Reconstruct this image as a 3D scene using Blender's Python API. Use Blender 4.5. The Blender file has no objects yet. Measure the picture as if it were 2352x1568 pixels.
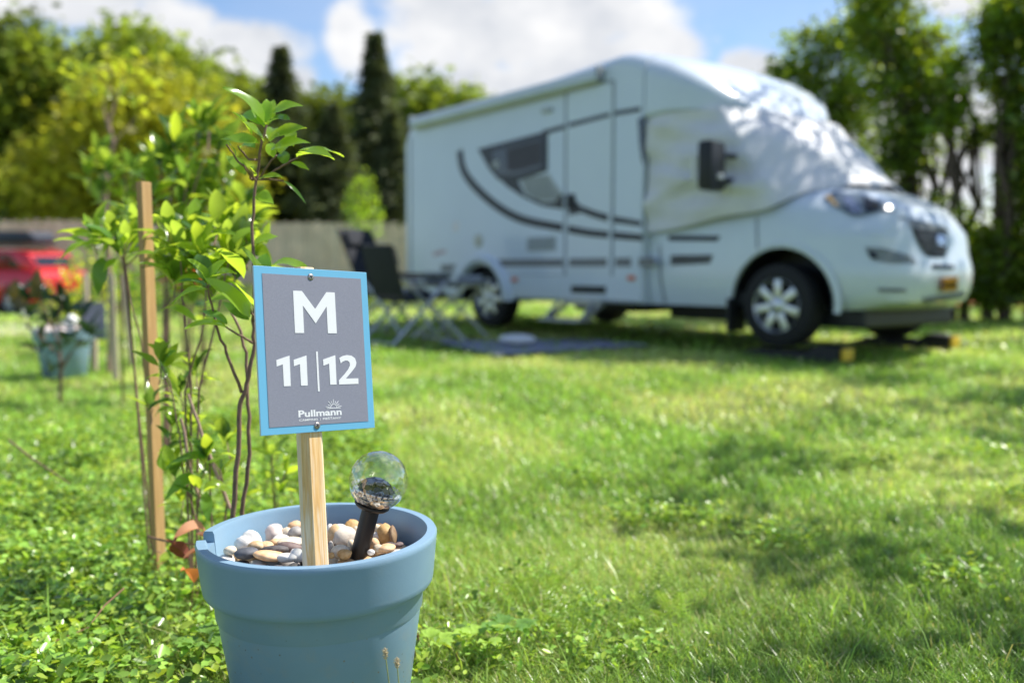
import bpy, bmesh, math, random
import numpy as np
from mathutils import Vector, Matrix
from mathutils.bvhtree import BVHTree

random.seed(11)
rng = np.random.default_rng(7)
scene = bpy.context.scene
COL = scene.collection
PI = math.pi

# ------------------------------------------------------------------ camera model (used to measure positions off the photo)
CAM_H, PITCH, FPX = 0.9245, 0.0907, 2286.6          # FPX: focal length in units of a 2352-wide picture

def ray(u, v):
    dx, dy = (u - 1176.0) / FPX, (784.0 - v) / FPX
    c, s = math.cos(PITCH), math.sin(PITCH)
    return Vector((dx, c + dy * s, dy * c - s))

def at(u, v, Y):
    d = ray(u, v)
    return Vector((0, 0, CAM_H)) + d * (Y / d.y)

def on_z(u, v, z=0.0):
    d = ray(u, v)
    return Vector((0, 0, CAM_H)) + d * ((z - CAM_H) / d.z)

# ------------------------------------------------------------------ terrain height
def sstep(a, b, x):
    t = np.clip((np.asarray(x, float) - a) / (b - a), 0, 1)
    return t * t * (3 - 2 * t)

def gz(x, y):
    x = np.asarray(x, float); y = np.asarray(y, float)
    dip = -0.55 * sstep(13, 22, y) * sstep(1.0, -5.0, x) * sstep(27.0, 25.4, y)
    und = 0.012 * np.sin(x * 1.7 + 0.4 * y) * np.sin(y * 1.3 + 0.7) * sstep(2.4, 4, y)
    return dip + und

def gzf(x, y): return float(gz(x, y))

# ------------------------------------------------------------------ tagging
def tag(o, label=None, cat=None, group=None, kind=None):
    if label: o['label'] = label
    if cat: o['category'] = cat
    if group: o['group'] = group
    if kind: o['kind'] = kind
    return o

def thing(name, label, cat, loc=(0, 0, 0), rotz=0, group=None):
    o = bpy.data.objects.new(name, None); COL.objects.link(o)
    o.location = loc; o.rotation_euler = (0, 0, rotz); o.empty_display_size = 0.1
    return tag(o, label, cat, group)

def copy_tree(o, parent=None):
    c = o.copy(); COL.objects.link(c); c.parent = parent
    for ch in list(o.children): copy_tree(ch, c)
    return c

def link_mesh(name, me, m, parent=None):
    o = bpy.data.objects.new(name, me); COL.objects.link(o)
    if m is not None:
        for mm in (m if isinstance(m, (list, tuple)) else [m]): me.materials.append(mm)
    if parent is not None: o.parent = parent
    return o

# ------------------------------------------------------------------ mesh builder
class MB:
    def __init__(s): s.v, s.f, s.t = [], [], []
    def add(s, vs, fs, tint=None):
        n = len(s.v)
        s.v += [tuple(p) for p in vs]
        s.f += [tuple(i + n for i in f) for f in fs]
        s.t += [tint or (1, 1, 1)] * len(vs)
        return s
    def box(s, c, d, R=None, bev=0.0):
        bm = bmesh.new(); bmesh.ops.create_cube(bm, size=1.0)
        for v in bm.verts: v.co = Vector((v.co.x * d[0], v.co.y * d[1], v.co.z * d[2]))
        if bev > 0:
            bmesh.ops.bevel(bm, geom=bm.edges[:], offset=bev, segments=2, affect='EDGES', profile=0.6)
        M = Matrix.Translation(Vector(c)) @ (R.to_4x4() if R is not None else Matrix.Identity(4))
        bm.verts.ensure_lookup_table()
        s.add([M @ v.co for v in bm.verts], [[v.index for v in f.verts] for f in bm.faces]); bm.free()
        return s
    def beam(s, a, b, w, h, bev=0.0, up=(0, 0, 1)):
        a, b = Vector(a), Vector(b); x = (b - a); L = x.length; x = x / L
        z = Vector(up); z = (z - x * z.dot(x))
        if z.length < 1e-4: z = Vector((0, 1, 0)); z = z - x * z.dot(x)
        z.normalize(); y = z.cross(x)
        R = Matrix((x, y, z)).transposed()
        return s.box((a + b) / 2, (L, w, h), R, bev)
    def tube(s, pts, rad, n=8, caps=True, tint=None):
        pts = [Vector(p) for p in pts]; k = len(pts)
        if not hasattr(rad, '__len__'): rad = [rad] * k
        vs, fs = [], []
        ref = Vector((0.31, 0.95, 0.05))
        for i, p in enumerate(pts):
            d = (pts[min(i + 1, k - 1)] - pts[max(i - 1, 0)]).normalized()
            a = d.cross(ref)
            if a.length < 1e-3: a = d.cross(Vector((1, 0, 0)))
            a.normalize(); b = d.cross(a)
            for j in range(n):
                t = 2 * PI * j / n
                vs.append(p + (a * math.cos(t) + b * math.sin(t)) * rad[i])
        for i in range(k - 1):
            for j in range(n):
                fs.append((i * n + j, i * n + (j + 1) % n, (i + 1) * n + (j + 1) % n, (i + 1) * n + j))
        if caps:
            fs.append(tuple(range(n - 1, -1, -1))); fs.append(tuple((k - 1) * n + j for j in range(n)))
        return s.add(vs, fs, tint)
    def lathe(s, prof, n=48, M=None, close=False):
        vs, fs = [], []; k = len(prof)
        for r, z in prof:
            for j in range(n):
                t = 2 * PI * j / n; vs.append(Vector((r * math.cos(t), r * math.sin(t), z)))
        for i in range(k - 1 if not close else k):
            i2 = (i + 1) % k
            for j in range(n): fs.append((i * n + j, i * n + (j + 1) % n, i2 * n + (j + 1) % n, i2 * n + j))
        if M is not None: vs = [M @ v for v in vs]
        return s.add(vs, fs)
    def prism(s, poly, d, M=None):
        k = len(poly)
        vs = [Vector((x, y, 0)) for x, y in poly] + [Vector((x, y, d)) for x, y in poly]
        fs = [tuple(range(k - 1, -1, -1)), tuple(range(k, 2 * k))] + [(i, (i + 1) % k, k + (i + 1) % k, k + i) for i in range(k)]
        if M is not None: vs = [M @ v for v in vs]
        return s.add(vs, fs)
    def mesh(s, name, smooth=None, tint=False):
        me = bpy.data.meshes.new(name); me.from_pydata([tuple(v) for v in s.v], [], s.f); me.update()
        bm = bmesh.new(); bm.from_mesh(me)
        if not tint: bmesh.ops.recalc_face_normals(bm, faces=bm.faces[:])
        if smooth is not None:
            for f in bm.faces: f.smooth = True
            for e in bm.edges:
                if len(e.link_faces) == 2 and e.calc_face_angle(0) > math.radians(smooth): e.smooth = False
        bm.to_mesh(me); bm.free()
        if tint:
            a = me.attributes.new('tint', 'FLOAT_COLOR', 'POINT')
            arr = np.ones((len(s.v), 4), np.float32); arr[:, :3] = np.array(s.t, np.float32)
            a.data.foreach_set('color', arr.ravel())
        return me
    def build(s, name, m, parent=None, smooth=None, tint=False):
        return link_mesh(name, s.mesh(name, smooth, tint), m, parent)

def np_mesh(name, verts, faces_flat, sizes, tint=None, smooth=False):
    me = bpy.data.meshes.new(name)
    nv, nf, nl = len(verts), len(sizes), len(faces_flat)
    me.vertices.add(nv); me.vertices.foreach_set('co', np.asarray(verts, np.float32).ravel())
    me.loops.add(nl); me.loops.foreach_set('vertex_index', np.asarray(faces_flat, np.int32))
    me.polygons.add(nf)
    starts = np.zeros(nf, np.int32); starts[1:] = np.cumsum(sizes)[:-1]
    me.polygons.foreach_set('loop_start', starts)
    me.update(calc_edges=True)
    if tint is not None:
        a = me.attributes.new('tint', 'FLOAT_COLOR', 'POINT')
        arr = np.ones((nv, 4), np.float32); arr[:, :3] = tint
        a.data.foreach_set('color', arr.ravel())
    if smooth: me.polygons.foreach_set('use_smooth', np.ones(nf, bool))
    return me

# ------------------------------------------------------------------ materials
def new_mat(name):
    m = bpy.data.materials.new(name); m.use_nodes = True
    nt = m.node_tree; return m, nt, nt.nodes['Principled BSDF'], nt.nodes['Material Output']

def noise(nt, scale, detail=4, rough=0.55, co='Object', stretch=None, dist=0.0):
    tc = nt.nodes.new('ShaderNodeTexCoord'); n = nt.nodes.new('ShaderNodeTexNoise')
    n.inputs['Scale'].default_value = scale; n.inputs['Detail'].default_value = detail
    n.inputs['Roughness'].default_value = rough; n.inputs['Distortion'].default_value = dist
    if stretch:
        mp = nt.nodes.new('ShaderNodeMapping'); mp.inputs['Scale'].default_value = stretch
        nt.links.new(tc.outputs[co], mp.inputs['Vector']); nt.links.new(mp.outputs[0], n.inputs['Vector'])
    else: nt.links.new(tc.outputs[co], n.inputs['Vector'])
    return n

def ramp(nt, src, stops, interp='LINEAR'):
    r = nt.nodes.new('ShaderNodeValToRGB'); r.color_ramp.interpolation = interp
    el = r.color_ramp.elements
    while len(el) < len(stops): el.new(0.5)
    for e, (p, c) in zip(el, stops): e.position = p; e.color = (*c, 1) if len(c) == 3 else c
    nt.links.new(src, r.inputs[0]); return r

def bump(nt, src, bsdf, strength=0.2, dist=0.01):
    b = nt.nodes.new('ShaderNodeBump'); b.inputs['Strength'].default_value = strength; b.inputs['Distance'].default_value = dist
    nt.links.new(src, b.inputs['Height']); nt.links.new(b.outputs[0], bsdf.inputs['Normal']); return b

def simple(name, col, rough=0.5, var=0.12, scale=12, metal=0.0, coat=0.0, bmp=0.0, bscale=80, spec=0.5, bdist=0.002):
    m, nt, b, o = new_mat(name)
    n = noise(nt, scale, 5, 0.6)
    lo = tuple(c * (1 - var) for c in col); hi = tuple(min(1, c * (1 + var)) for c in col)
    r = ramp(nt, n.outputs['Fac'], [(0.3, lo), (0.7, hi)])
    nt.links.new(r.outputs[0], b.inputs['Base Color'])
    b.inputs['Roughness'].default_value = rough; b.inputs['Metallic'].default_value = metal
    b.inputs['Coat Weight'].default_value = coat; b.inputs['Coat Roughness'].default_value = 0.08
    b.inputs['Specular IOR Level'].default_value = spec
    if bmp > 0:
        n2 = noise(nt, bscale, 3); bump(nt, n2.outputs['Fac'], b, bmp, bdist)
    return m

def foliage_mat(name, col, trans, rough=0.4, tw=0.45, spec=0.4, varscale=3.0):
    """leaf: tint attribute x base colour, translucent so that it glows against the sun"""
    m, nt, b, o = new_mat(name)
    at_ = nt.nodes.new('ShaderNodeAttribute'); at_.attribute_name = 'tint'
    def mul(c):
        x = nt.nodes.new('ShaderNodeMix'); x.data_type = 'RGBA'; x.blend_type = 'MULTIPLY'; x.inputs['Factor'].default_value = 1
        x.inputs['A'].default_value = (*c, 1); nt.links.new(at_.outputs['Color'], x.inputs['B']); return x
    a1, a2 = mul(col), mul(trans)
    n = noise(nt, varscale, 3)
    mr = ramp(nt, n.outputs['Fac'], [(0.3, (0.72, 0.72, 0.72)), (0.7, (1.25, 1.25, 1.15))])
    x = nt.nodes.new('ShaderNodeMix'); x.data_type = 'RGBA'; x.blend_type = 'MULTIPLY'; x.inputs['Factor'].default_value = 1
    nt.links.new(a1.outputs['Result'], x.inputs['A']); nt.links.new(mr.outputs[0], x.inputs['B'])
    nt.links.new(x.outputs['Result'], b.inputs['Base Color'])
    b.inputs['Roughness'].default_value = rough; b.inputs['Specular IOR Level'].default_value = spec
    t = nt.nodes.new('ShaderNodeBsdfTranslucent'); nt.links.new(a2.outputs['Result'], t.inputs['Color'])
    ms = nt.nodes.new('ShaderNodeMixShader'); ms.inputs[0].default_value = tw
    nt.links.new(b.outputs[0], ms.inputs[1]); nt.links.new(t.outputs[0], ms.inputs[2])
    nt.links.new(ms.outputs[0], o.inputs['Surface']); return m

def wood_mat(name, c1, c2, scale=30, axis='Z', rough=0.6, knots=False):
    m, nt, b, o = new_mat(name)
    st = {'Z': (1, 1, 0.06), 'X': (0.06, 1, 1), 'Y': (1, 0.06, 1)}[axis]
    n = noise(nt, scale, 6, 0.62, stretch=st, dist=1.2)
    r = ramp(nt, n.outputs['Fac'], [(0.3, c1), (0.5, tuple((a + d) / 2 for a, d in zip(c1, c2))), (0.62, c2), (0.75, tuple(x * 0.8 for x in c1))])
    n2 = noise(nt, 2.5, 3)
    r2 = ramp(nt, n2.outputs['Fac'], [(0.3, (0.8, 0.8, 0.8)), (0.7, (1.1, 1.1, 1.1))])
    x = nt.nodes.new('ShaderNodeMix'); x.data_type = 'RGBA'; x.blend_type = 'MULTIPLY'; x.inputs['Factor'].default_value = 1
    nt.links.new(r.outputs[0], x.inputs['A']); nt.links.new(r2.outputs[0], x.inputs['B'])
    nt.links.new(x.outputs['Result'], b.inputs['Base Color'])
    b.inputs['Roughness'].default_value = rough
    bump(nt, n.outputs['Fac'], b, 0.25, 0.002); return m

M = {}
M['gelcoat'] = simple('gelcoat', (0.67, 0.74, 0.81), 0.28, 0.03, 1.5, coat=0.35, bmp=0.03, bscale=3, bdist=0.01)
M['cab_paint'] = simple('cab_paint', (0.67, 0.74, 0.81), 0.25, 0.03, 2, coat=0.5)
M['trim_grey'] = simple('trim_grey', (0.30, 0.33, 0.36), 0.5)
M['seam'] = simple('seam', (0.34, 0.38, 0.42), 0.6)
M['stripe_dark'] = simple('stripe_dark', (0.022, 0.026, 0.034), 0.35)
M['stripe_taupe'] = simple('stripe_taupe', (0.20, 0.20, 0.205), 0.4)
M['louvre'] = simple('louvre', (0.42, 0.44, 0.43), 0.5)
M['black_plastic'] = simple('black_plastic', (0.012, 0.013, 0.016), 0.5, 0.2)
M['rubber'] = simple('rubber', (0.014, 0.014, 0.015), 0.8, 0.25, 30)
M['silver'] = simple('silver', (0.62, 0.64, 0.67), 0.32, 0.08, 8, metal=0.75)
M['alu'] = simple('alu', (0.55, 0.57, 0.60), 0.38, 0.1, 8, metal=0.85)
M['dark_glass'] = simple('dark_glass', (0.015, 0.018, 0.024), 0.06, 0.2, 4, coat=0.6)
M['orange'] = simple('orange_lens', (0.75, 0.16, 0.05), 0.3)
M['yellow'] = simple('yellow_plastic', (0.85, 0.55, 0.03), 0.45)
M['plate'] = simple('plate_yellow', (0.80, 0.42, 0.02), 0.4)
M['chrome'] = simple('chrome', (0.75, 0.76, 0.78), 0.12, 0.03, 4, metal=1.0)
M['awning'] = simple('awning_case', (0.58, 0.65, 0.72), 0.35, 0.04, 3, coat=0.2)
M['chair_fabric'] = simple('chair_fabric', (0.016, 0.019, 0.028), 0.85, 0.3, 30, bmp=0.3)
M['mat'] = None
M['red_paint'] = simple('red_paint', (0.78, 0.025, 0.03), 0.22, 0.08, 3, coat=0.7)
M['roofbox'] = simple('roofbox', (0.030, 0.034, 0.05), 0.4)
M['path'] = simple('path_gravel', (0.50, 0.45, 0.39), 0.95, 0.2, 40)
M['clay_track'] = simple('clay_track', (0.55, 0.16, 0.085), 0.95, 0.2, 8)
M['bark'] = simple('bark', (0.085, 0.065, 0.05), 0.9, 0.4, 12, bmp=0.6, bscale=25, bdist=0.02)
M['stem'] = simple('shrub_bark', (0.23, 0.135, 0.10), 0.7, 0.35, 40, bmp=0.3, bscale=120)
M['stem_pale'] = simple('shrub_bark_pale', (0.44, 0.28, 0.22), 0.7, 0.3, 40)
M['dry'] = foliage_mat('dry_leaf', (0.30, 0.145, 0.09), (0.45, 0.20, 0.09), 0.6, 0.3)
M['twig'] = simple('twig', (0.30, 0.17, 0.10), 0.8, 0.3, 60)
M['fence'] = wood_mat('fence_wood', (0.80, 0.62, 0.43), (0.93, 0.77, 0.57), 8, 'Z', 0.85)
M['stake'] = wood_mat('stake_wood', (0.47, 0.26, 0.095), (0.64, 0.40, 0.18), 60, 'Z', 0.75)
M['stake_old'] = wood_mat('stake_old', (0.55, 0.42, 0.32), (0.70, 0.58, 0.47), 40, 'Z', 0.8)
M['leaf_a'] = foliage_mat('shrub_leaf', (0.18, 0.29, 0.055), (0.58, 0.78, 0.07), 0.22, 0.55, 0.6)
M['leaf_dark'] = foliage_mat('dark_leaf', (0.04, 0.09, 0.05), (0.12, 0.2, 0.04), 0.3, 0.3, 0.6)
M['grass'] = foliage_mat('grass_blade', (0.35, 0.52, 0.10), (0.62, 0.86, 0.08), 0.30, 0.36, 0.35, 0.6)
M['clover'] = foliage_mat('ground_leaf', (0.31, 0.46, 0.10), (0.58, 0.78, 0.08), 0.26, 0.34, 0.4)
M['tree_dark'] = foliage_mat('tree_dark', (0.075, 0.105, 0.030), (0.22, 0.30, 0.03), 0.5, 0.4, 0.3)
M['tree_mid'] = foliage_mat('tree_mid', (0.20, 0.26, 0.045), (0.42, 0.52, 0.04), 0.5, 0.4, 0.3)
M['tree_yellow'] = foliage_mat('tree_yellow', (0.42, 0.43, 0.05), (0.76, 0.77, 0.05), 0.5, 0.42, 0.3)
M['conifer'] = foliage_mat('conifer', (0.12, 0.145, 0.07), (0.24, 0.28, 0.07), 0.6, 0.25, 0.2)
M['hedge_tree'] = foliage_mat('hedge_tree', (0.09, 0.155, 0.03), (0.46, 0.60, 0.025), 0.30, 0.5, 0.5)

# planter plastic: blue with speckles and a fine leather grain
def planter_mat():
    m, nt, b, o = new_mat('planter_plastic')
    n = noise(nt, 6, 4); base = ramp(nt, n.outputs['Fac'], [(0.3, (0.225, 0.36, 0.485)), (0.7, (0.26, 0.405, 0.535))])
    tc = nt.nodes.new('ShaderNodeTexCoord'); vo = nt.nodes.new('ShaderNodeTexVoronoi'); vo.inputs['Scale'].default_value = 75
    nt.links.new(tc.outputs['Object'], vo.inputs['Vector'])
    sp = ramp(nt, vo.outputs['Distance'], [(0.0, (1, 1, 1)), (0.10, (1, 1, 1)), (0.16, (0, 0, 0))])
    sel = nt.nodes.new('ShaderNodeSeparateColor'); nt.links.new(vo.outputs['Color'], sel.inputs[0])
    lt = nt.nodes.new('ShaderNodeMath'); lt.operation = 'GREATER_THAN'; lt.inputs[1].default_value = 0.72; nt.links.new(sel.outputs[0], lt.inputs[0])
    sx = nt.nodes.new('ShaderNodeSeparateXYZ'); nt.links.new(tc.outputs['Object'], sx.inputs[0])
    lo = nt.nodes.new('ShaderNodeMapRange'); lo.inputs[1].default_value = 0.30; lo.inputs[2].default_value = 0.26; nt.links.new(sx.outputs[2], lo.inputs[0])
    m1 = nt.nodes.new('ShaderNodeMath'); m1.operation = 'MULTIPLY'; nt.links.new(sp.outputs[0], m1.inputs[0]); nt.links.new(lt.outputs[0], m1.inputs[1])
    m2 = nt.nodes.new('ShaderNodeMath'); m2.operation = 'MULTIPLY'; nt.links.new(m1.outputs[0], m2.inputs[0]); nt.links.new(lo.outputs[0], m2.inputs[1])
    spc = nt.nodes.new('ShaderNodeMix'); spc.data_type = 'RGBA'; spc.inputs['A'].default_value = (0.36, 0.31, 0.24, 1); spc.inputs['B'].default_value = (0.05, 0.10, 0.16, 1)
    nt.links.new(sel.outputs[1], spc.inputs['Factor'])
    # dried soil splashes: strongest low on the wall, broken up by noise
    nd = noise(nt, 22, 7, 0.7); rd = ramp(nt, nd.outputs['Fac'], [(0.50, (0, 0, 0)), (0.78, (1, 1, 1))])
    hd = nt.nodes.new('ShaderNodeMapRange'); hd.inputs[1].default_value = 0.40; hd.inputs[2].default_value = 0.05; hd.inputs[3].default_value = 0.10; hd.inputs[4].default_value = 0.65; nt.links.new(sx.outputs[2], hd.inputs[0])
    md = nt.nodes.new('ShaderNodeMath'); md.operation = 'MULTIPLY'; nt.links.new(rd.outputs[0], md.inputs[0]); nt.links.new(hd.outputs[0], md.inputs[1])
    dm = nt.nodes.new('ShaderNodeMix'); dm.data_type = 'RGBA'; nt.links.new(md.outputs[0], dm.inputs['Factor']); nt.links.new(base.outputs[0], dm.inputs['A']); dm.inputs['B'].default_value = (0.40, 0.40, 0.37, 1)
    mx = nt.nodes.new('ShaderNodeMix'); mx.data_type = 'RGBA'; nt.links.new(m2.outputs[0], mx.inputs['Factor'])
    nt.links.new(dm.outputs['Result'], mx.inputs['A']); nt.links.new(spc.outputs['Result'], mx.inputs['B'])
    nt.links.new(mx.outputs['Result'], b.inputs['Base Color'])
    b.inputs['Roughness'].default_value = 0.36; b.inputs['Specular IOR Level'].default_value = 0.5
    n2 = noise(nt, 320, 2); bump(nt, n2.outputs['Fac'], b, 0.12, 0.0015); return m
M['planter'] = planter_mat()

def sign_face_mat(name, col, gr=0.16):
    m, nt, b, o = new_mat(name)
    n = noise(nt, 900, 2); r = ramp(nt, n.outputs['Fac'], [(0.3, tuple(c * (1 - gr) for c in col)), (0.7, tuple(c * (1 + gr) for c in col))])
    nt.links.new(r.outputs[0], b.inputs['Base Color']); b.inputs['Roughness'].default_value = 0.5
    n2 = noise(nt, 700, 2); bump(nt, n2.outputs['Fac'], b, 0.10, 0.001); return m
M['sign_blue'] = sign_face_mat('sign_blue', (0.15, 0.46, 0.69), 0.06)
M['sign_grey'] = sign_face_mat('sign_grey', (0.25, 0.255, 0.315), 0.14)
M['sign_white'] = sign_face_mat('sign_white', (0.84, 0.845, 0.86), 0.03)
M['sign_edge'] = simple('sign_edge', (0.75, 0.75, 0.74), 0.6)
M['screw'] = simple('screw', (0.45, 0.40, 0.36), 0.35, 0.15, 200, metal=0.9)
M['screw_slot'] = simple('screw_slot', (0.02, 0.02, 0.02), 0.7)

def pine_mat():
    m, nt, b, o = new_mat('pine_post')
    n = noise(nt, 42, 5, 0.55, stretch=(1, 1, 0.045), dist=0.8)
    r = ramp(nt, n.outputs['Fac'], [(0.34, (0.90, 0.68, 0.44)), (0.50, (0.94, 0.76, 0.54)), (0.565, (0.92, 0.62, 0.29)), (0.61, (0.82, 0.48, 0.17)), (0.66, (0.92, 0.72, 0.47)), (0.8, (0.96, 0.80, 0.60))])
    n2 = noise(nt, 300, 3, 0.6, stretch=(1, 1, 0.08)); r2 = ramp(nt, n2.outputs['Fac'], [(0.35, (0.9, 0.88, 0.86)), (0.65, (1.05, 1.05, 1.05))])
    x = nt.nodes.new('ShaderNodeMix'); x.data_type = 'RGBA'; x.blend_type = 'MULTIPLY'; x.inputs['Factor'].default_value = 1
    nt.links.new(r.outputs[0], x.inputs['A']); nt.links.new(r2.outputs[0], x.inputs['B']); nt.links.new(x.outputs['Result'], b.inputs['Base Color'])
    b.inputs['Roughness'].default_value = 0.55; bump(nt, n2.outputs['Fac'], b, 0.15, 0.001); return m
M['pine'] = pine_mat()

def pebble_mat(name, c1, c2, rust=0.0, sc=40):
    m, nt, b, o = new_mat(name)
    n = noise(nt, sc, 6, 0.65); stops = [(0.28, tuple(x * 0.72 for x in c1)), (0.45, c1), (0.62, c2)]
    if rust: stops.append((0.72, (0.55, 0.30, 0.10)))
    r = ramp(nt, n.outputs['Fac'], stops); nt.links.new(r.outputs[0], b.inputs['Base Color'])
    b.inputs['Roughness'].default_value = 0.65
    n2 = noise(nt, 160, 4, 0.7); bump(nt, n2.outputs['Fac'], b, 0.35, 0.002); return m
P = {'white': pebble_mat('pebble_white', (0.80, 0.76, 0.70), (0.90, 0.87, 0.83)),
     'cream': pebble_mat('pebble_cream', (0.76, 0.62, 0.44), (0.88, 0.78, 0.62)),
     'tan': pebble_mat('pebble_tan', (0.68, 0.44, 0.22), (0.82, 0.62, 0.38)),
     'rust': pebble_mat('pebble_rust', (0.70, 0.62, 0.52), (0.74, 0.66, 0.56), 1.0, 28),
     'ochre': pebble_mat('pebble_ochre', (0.58, 0.34, 0.12), (0.76, 0.52, 0.24)),
     'orange': pebble_mat('pebble_orange', (0.82, 0.50, 0.26), (0.90, 0.64, 0.40)),
     'pink': pebble_mat('pebble_pink', (0.66, 0.54, 0.49), (0.76, 0.68, 0.63)),
     'slate': pebble_mat('pebble_slate', (0.085, 0.09, 0.105), (0.13, 0.135, 0.155)),
     'charcoal': pebble_mat('pebble_charcoal', (0.07, 0.06, 0.062), (0.13, 0.115, 0.115)),
     'purple': pebble_mat('pebble_purple', (0.17, 0.115, 0.105), (0.25, 0.18, 0.165)),
     'brown': pebble_mat('pebble_brown', (0.28, 0.17, 0.09), (0.40, 0.27, 0.15)),
     'grey': pebble_mat('pebble_grey', (0.34, 0.31, 0.29), (0.46, 0.43, 0.40))}

# fabric of the cab cover
def cover_mat():
    m, nt, b, o = new_mat('cover_fabric')
    n = noise(nt, 5, 4); r = ramp(nt, n.outputs['Fac'], [(0.3, (0.66, 0.66, 0.675)), (0.7, (0.75, 0.75, 0.76))])
    nt.links.new(r.outputs[0], b.inputs['Base Color']); b.inputs['Roughness'].default_value = 0.55
    n2 = noise(nt, 7, 3, stretch=(0.6, 1, 1.6)); bump(nt, n2.outputs['Fac'], b, 0.35, 0.03); return m
M['cover'] = cover_mat()

def glass_mat(name, bumpy):
    """thin blown glass: see-through with a Fresnel sheen and a crackled surface"""
    m, nt, b, o = new_mat(name); nt.nodes.remove(b); L = nt.links.new
    tr = nt.nodes.new('ShaderNodeBsdfTransparent'); tr.inputs['Color'].default_value = (0.93, 0.94, 0.91, 1)
    gl = nt.nodes.new('ShaderNodeBsdfGlossy'); gl.inputs['Roughness'].default_value = 0.04; gl.inputs['Color'].default_value = (1, 0.98, 0.94, 1)
    fr = nt.nodes.new('ShaderNodeLayerWeight'); fr.inputs['Blend'].default_value = 0.5
    tc = nt.nodes.new('ShaderNodeTexCoord'); vo = nt.nodes.new('ShaderNodeTexVoronoi'); vo.inputs['Scale'].default_value = 90
    n = nt.nodes.new('ShaderNodeTexNoise'); n.inputs['Scale'].default_value = 60
    L(tc.outputs['Object'], vo.inputs['Vector']); L(tc.outputs['Object'], n.inputs['Vector'])
    ad = nt.nodes.new('ShaderNodeMath'); L(vo.outputs['Distance'], ad.inputs[0]); L(n.outputs['Fac'], ad.inputs[1])
    bp_ = nt.nodes.new('ShaderNodeBump'); bp_.inputs['Strength'].default_value = 0.45; bp_.inputs['Distance'].default_value = 0.002
    L(ad.outputs[0], bp_.inputs['Height'])
    for q in (gl, fr): L(bp_.outputs[0], q.inputs['Normal'])
    ml = nt.nodes.new('ShaderNodeMath'); ml.operation = 'MULTIPLY_ADD'; ml.inputs[1].default_value = 0.85; ml.inputs[2].default_value = 0.14; ml.use_clamp = True
    pw = nt.nodes.new('ShaderNodeMath'); pw.operation = 'POWER'; pw.inputs[1].default_value = 2.0; L(fr.outputs['Facing'], pw.inputs[0]); L(pw.outputs[0], ml.inputs[0])
    ms = nt.nodes.new('ShaderNodeMixShader'); L(ml.outputs[0], ms.inputs[0]); L(tr.outputs[0], ms.inputs[1]); L(gl.outputs[0], ms.inputs[2])
    L(ms.outputs[0], o.inputs['Surface']); return m
M['glass'] = glass_mat('globe_glass', True)
M['stem_black'] = simple('lamp_black', (0.018, 0.014, 0.013), 0.45, 0.2, 20)
M['cell'] = simple('solar_cell', (0.012, 0.012, 0.018), 0.12, 0.3, 60, coat=0.8)
M['mirror_ring'] = simple('mirror_ring', (0.92, 0.88, 0.80), 0.10, 0.1, 50, metal=0.85, bmp=0.5, bscale=120)

def mat_mat():
    m, nt, b, o = new_mat('woven_mat')
    tc = nt.nodes.new('ShaderNodeTexCoord'); w = nt.nodes.new('ShaderNodeTexWave'); w.inputs['Scale'].default_value = 9; w.bands_direction = 'X'
    nt.links.new(tc.outputs['Object'], w.inputs['Vector'])
    r = ramp(nt, w.outputs['Fac'], [(0.2, (0.17, 0.18, 0.24)), (0.8, (0.30, 0.32, 0.40))]); nt.links.new(r.outputs[0], b.inputs['Base Color'])
    b.inputs['Roughness'].default_value = 0.9; return m
M['mat'] = mat_mat()

def lawn_mat():
    m, nt, b, o = new_mat('lawn_ground')
    n1 = noise(nt, 0.9, 6, 0.62); n2 = noise(nt, 14, 6, 0.7); n3 = noise(nt, 0.35, 3)
    c1 = ramp(nt, n1.outputs['Fac'], [(0.30, (0.03, 0.055, 0.012)), (0.46, (0.075, 0.12, 0.022)), (0.58, (0.22, 0.26, 0.07)), (0.72, (0.46, 0.39, 0.20))])
    c2 = ramp(nt, n2.outputs['Fac'], [(0.3, (0.55, 0.6, 0.5)), (0.7, (1.2, 1.2, 1.1))])
    x = nt.nodes.new('ShaderNodeMix'); x.data_type = 'RGBA'; x.blend_type = 'MULTIPLY'; x.inputs['Factor'].default_value = 1
    nt.links.new(c1.outputs[0], x.inputs['A']); nt.links.new(c2.outputs[0], x.inputs['B'])
    nt.links.new(x.outputs['Result'], b.inputs['Base Color']); b.inputs['Roughness'].default_value = 0.95
    b.inputs['Specular IOR Level'].default_value = 0.15
    bump(nt, n2.outputs['Fac'], b, 0.8, 0.05); return m
M['lawn'] = lawn_mat()

# ================================================================== sky, sun, camera
SUN_AZ = (0.915, 0.40); SUN_EL = math.radians(52)
sun_dir = Vector((SUN_AZ[0] * math.cos(SUN_EL), SUN_AZ[1] * math.cos(SUN_EL), math.sin(SUN_EL))).normalized()
sl = bpy.data.lights.new('sun', 'SUN'); sl.energy = 5.0; sl.angle = math.radians(0.53); sl.color = (1.0, 0.955, 0.87)
so = bpy.data.objects.new('sun', sl); COL.objects.link(so); so.rotation_euler = sun_dir.to_track_quat('Z', 'Y').to_euler()
so.location = sun_dir * 60

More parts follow.
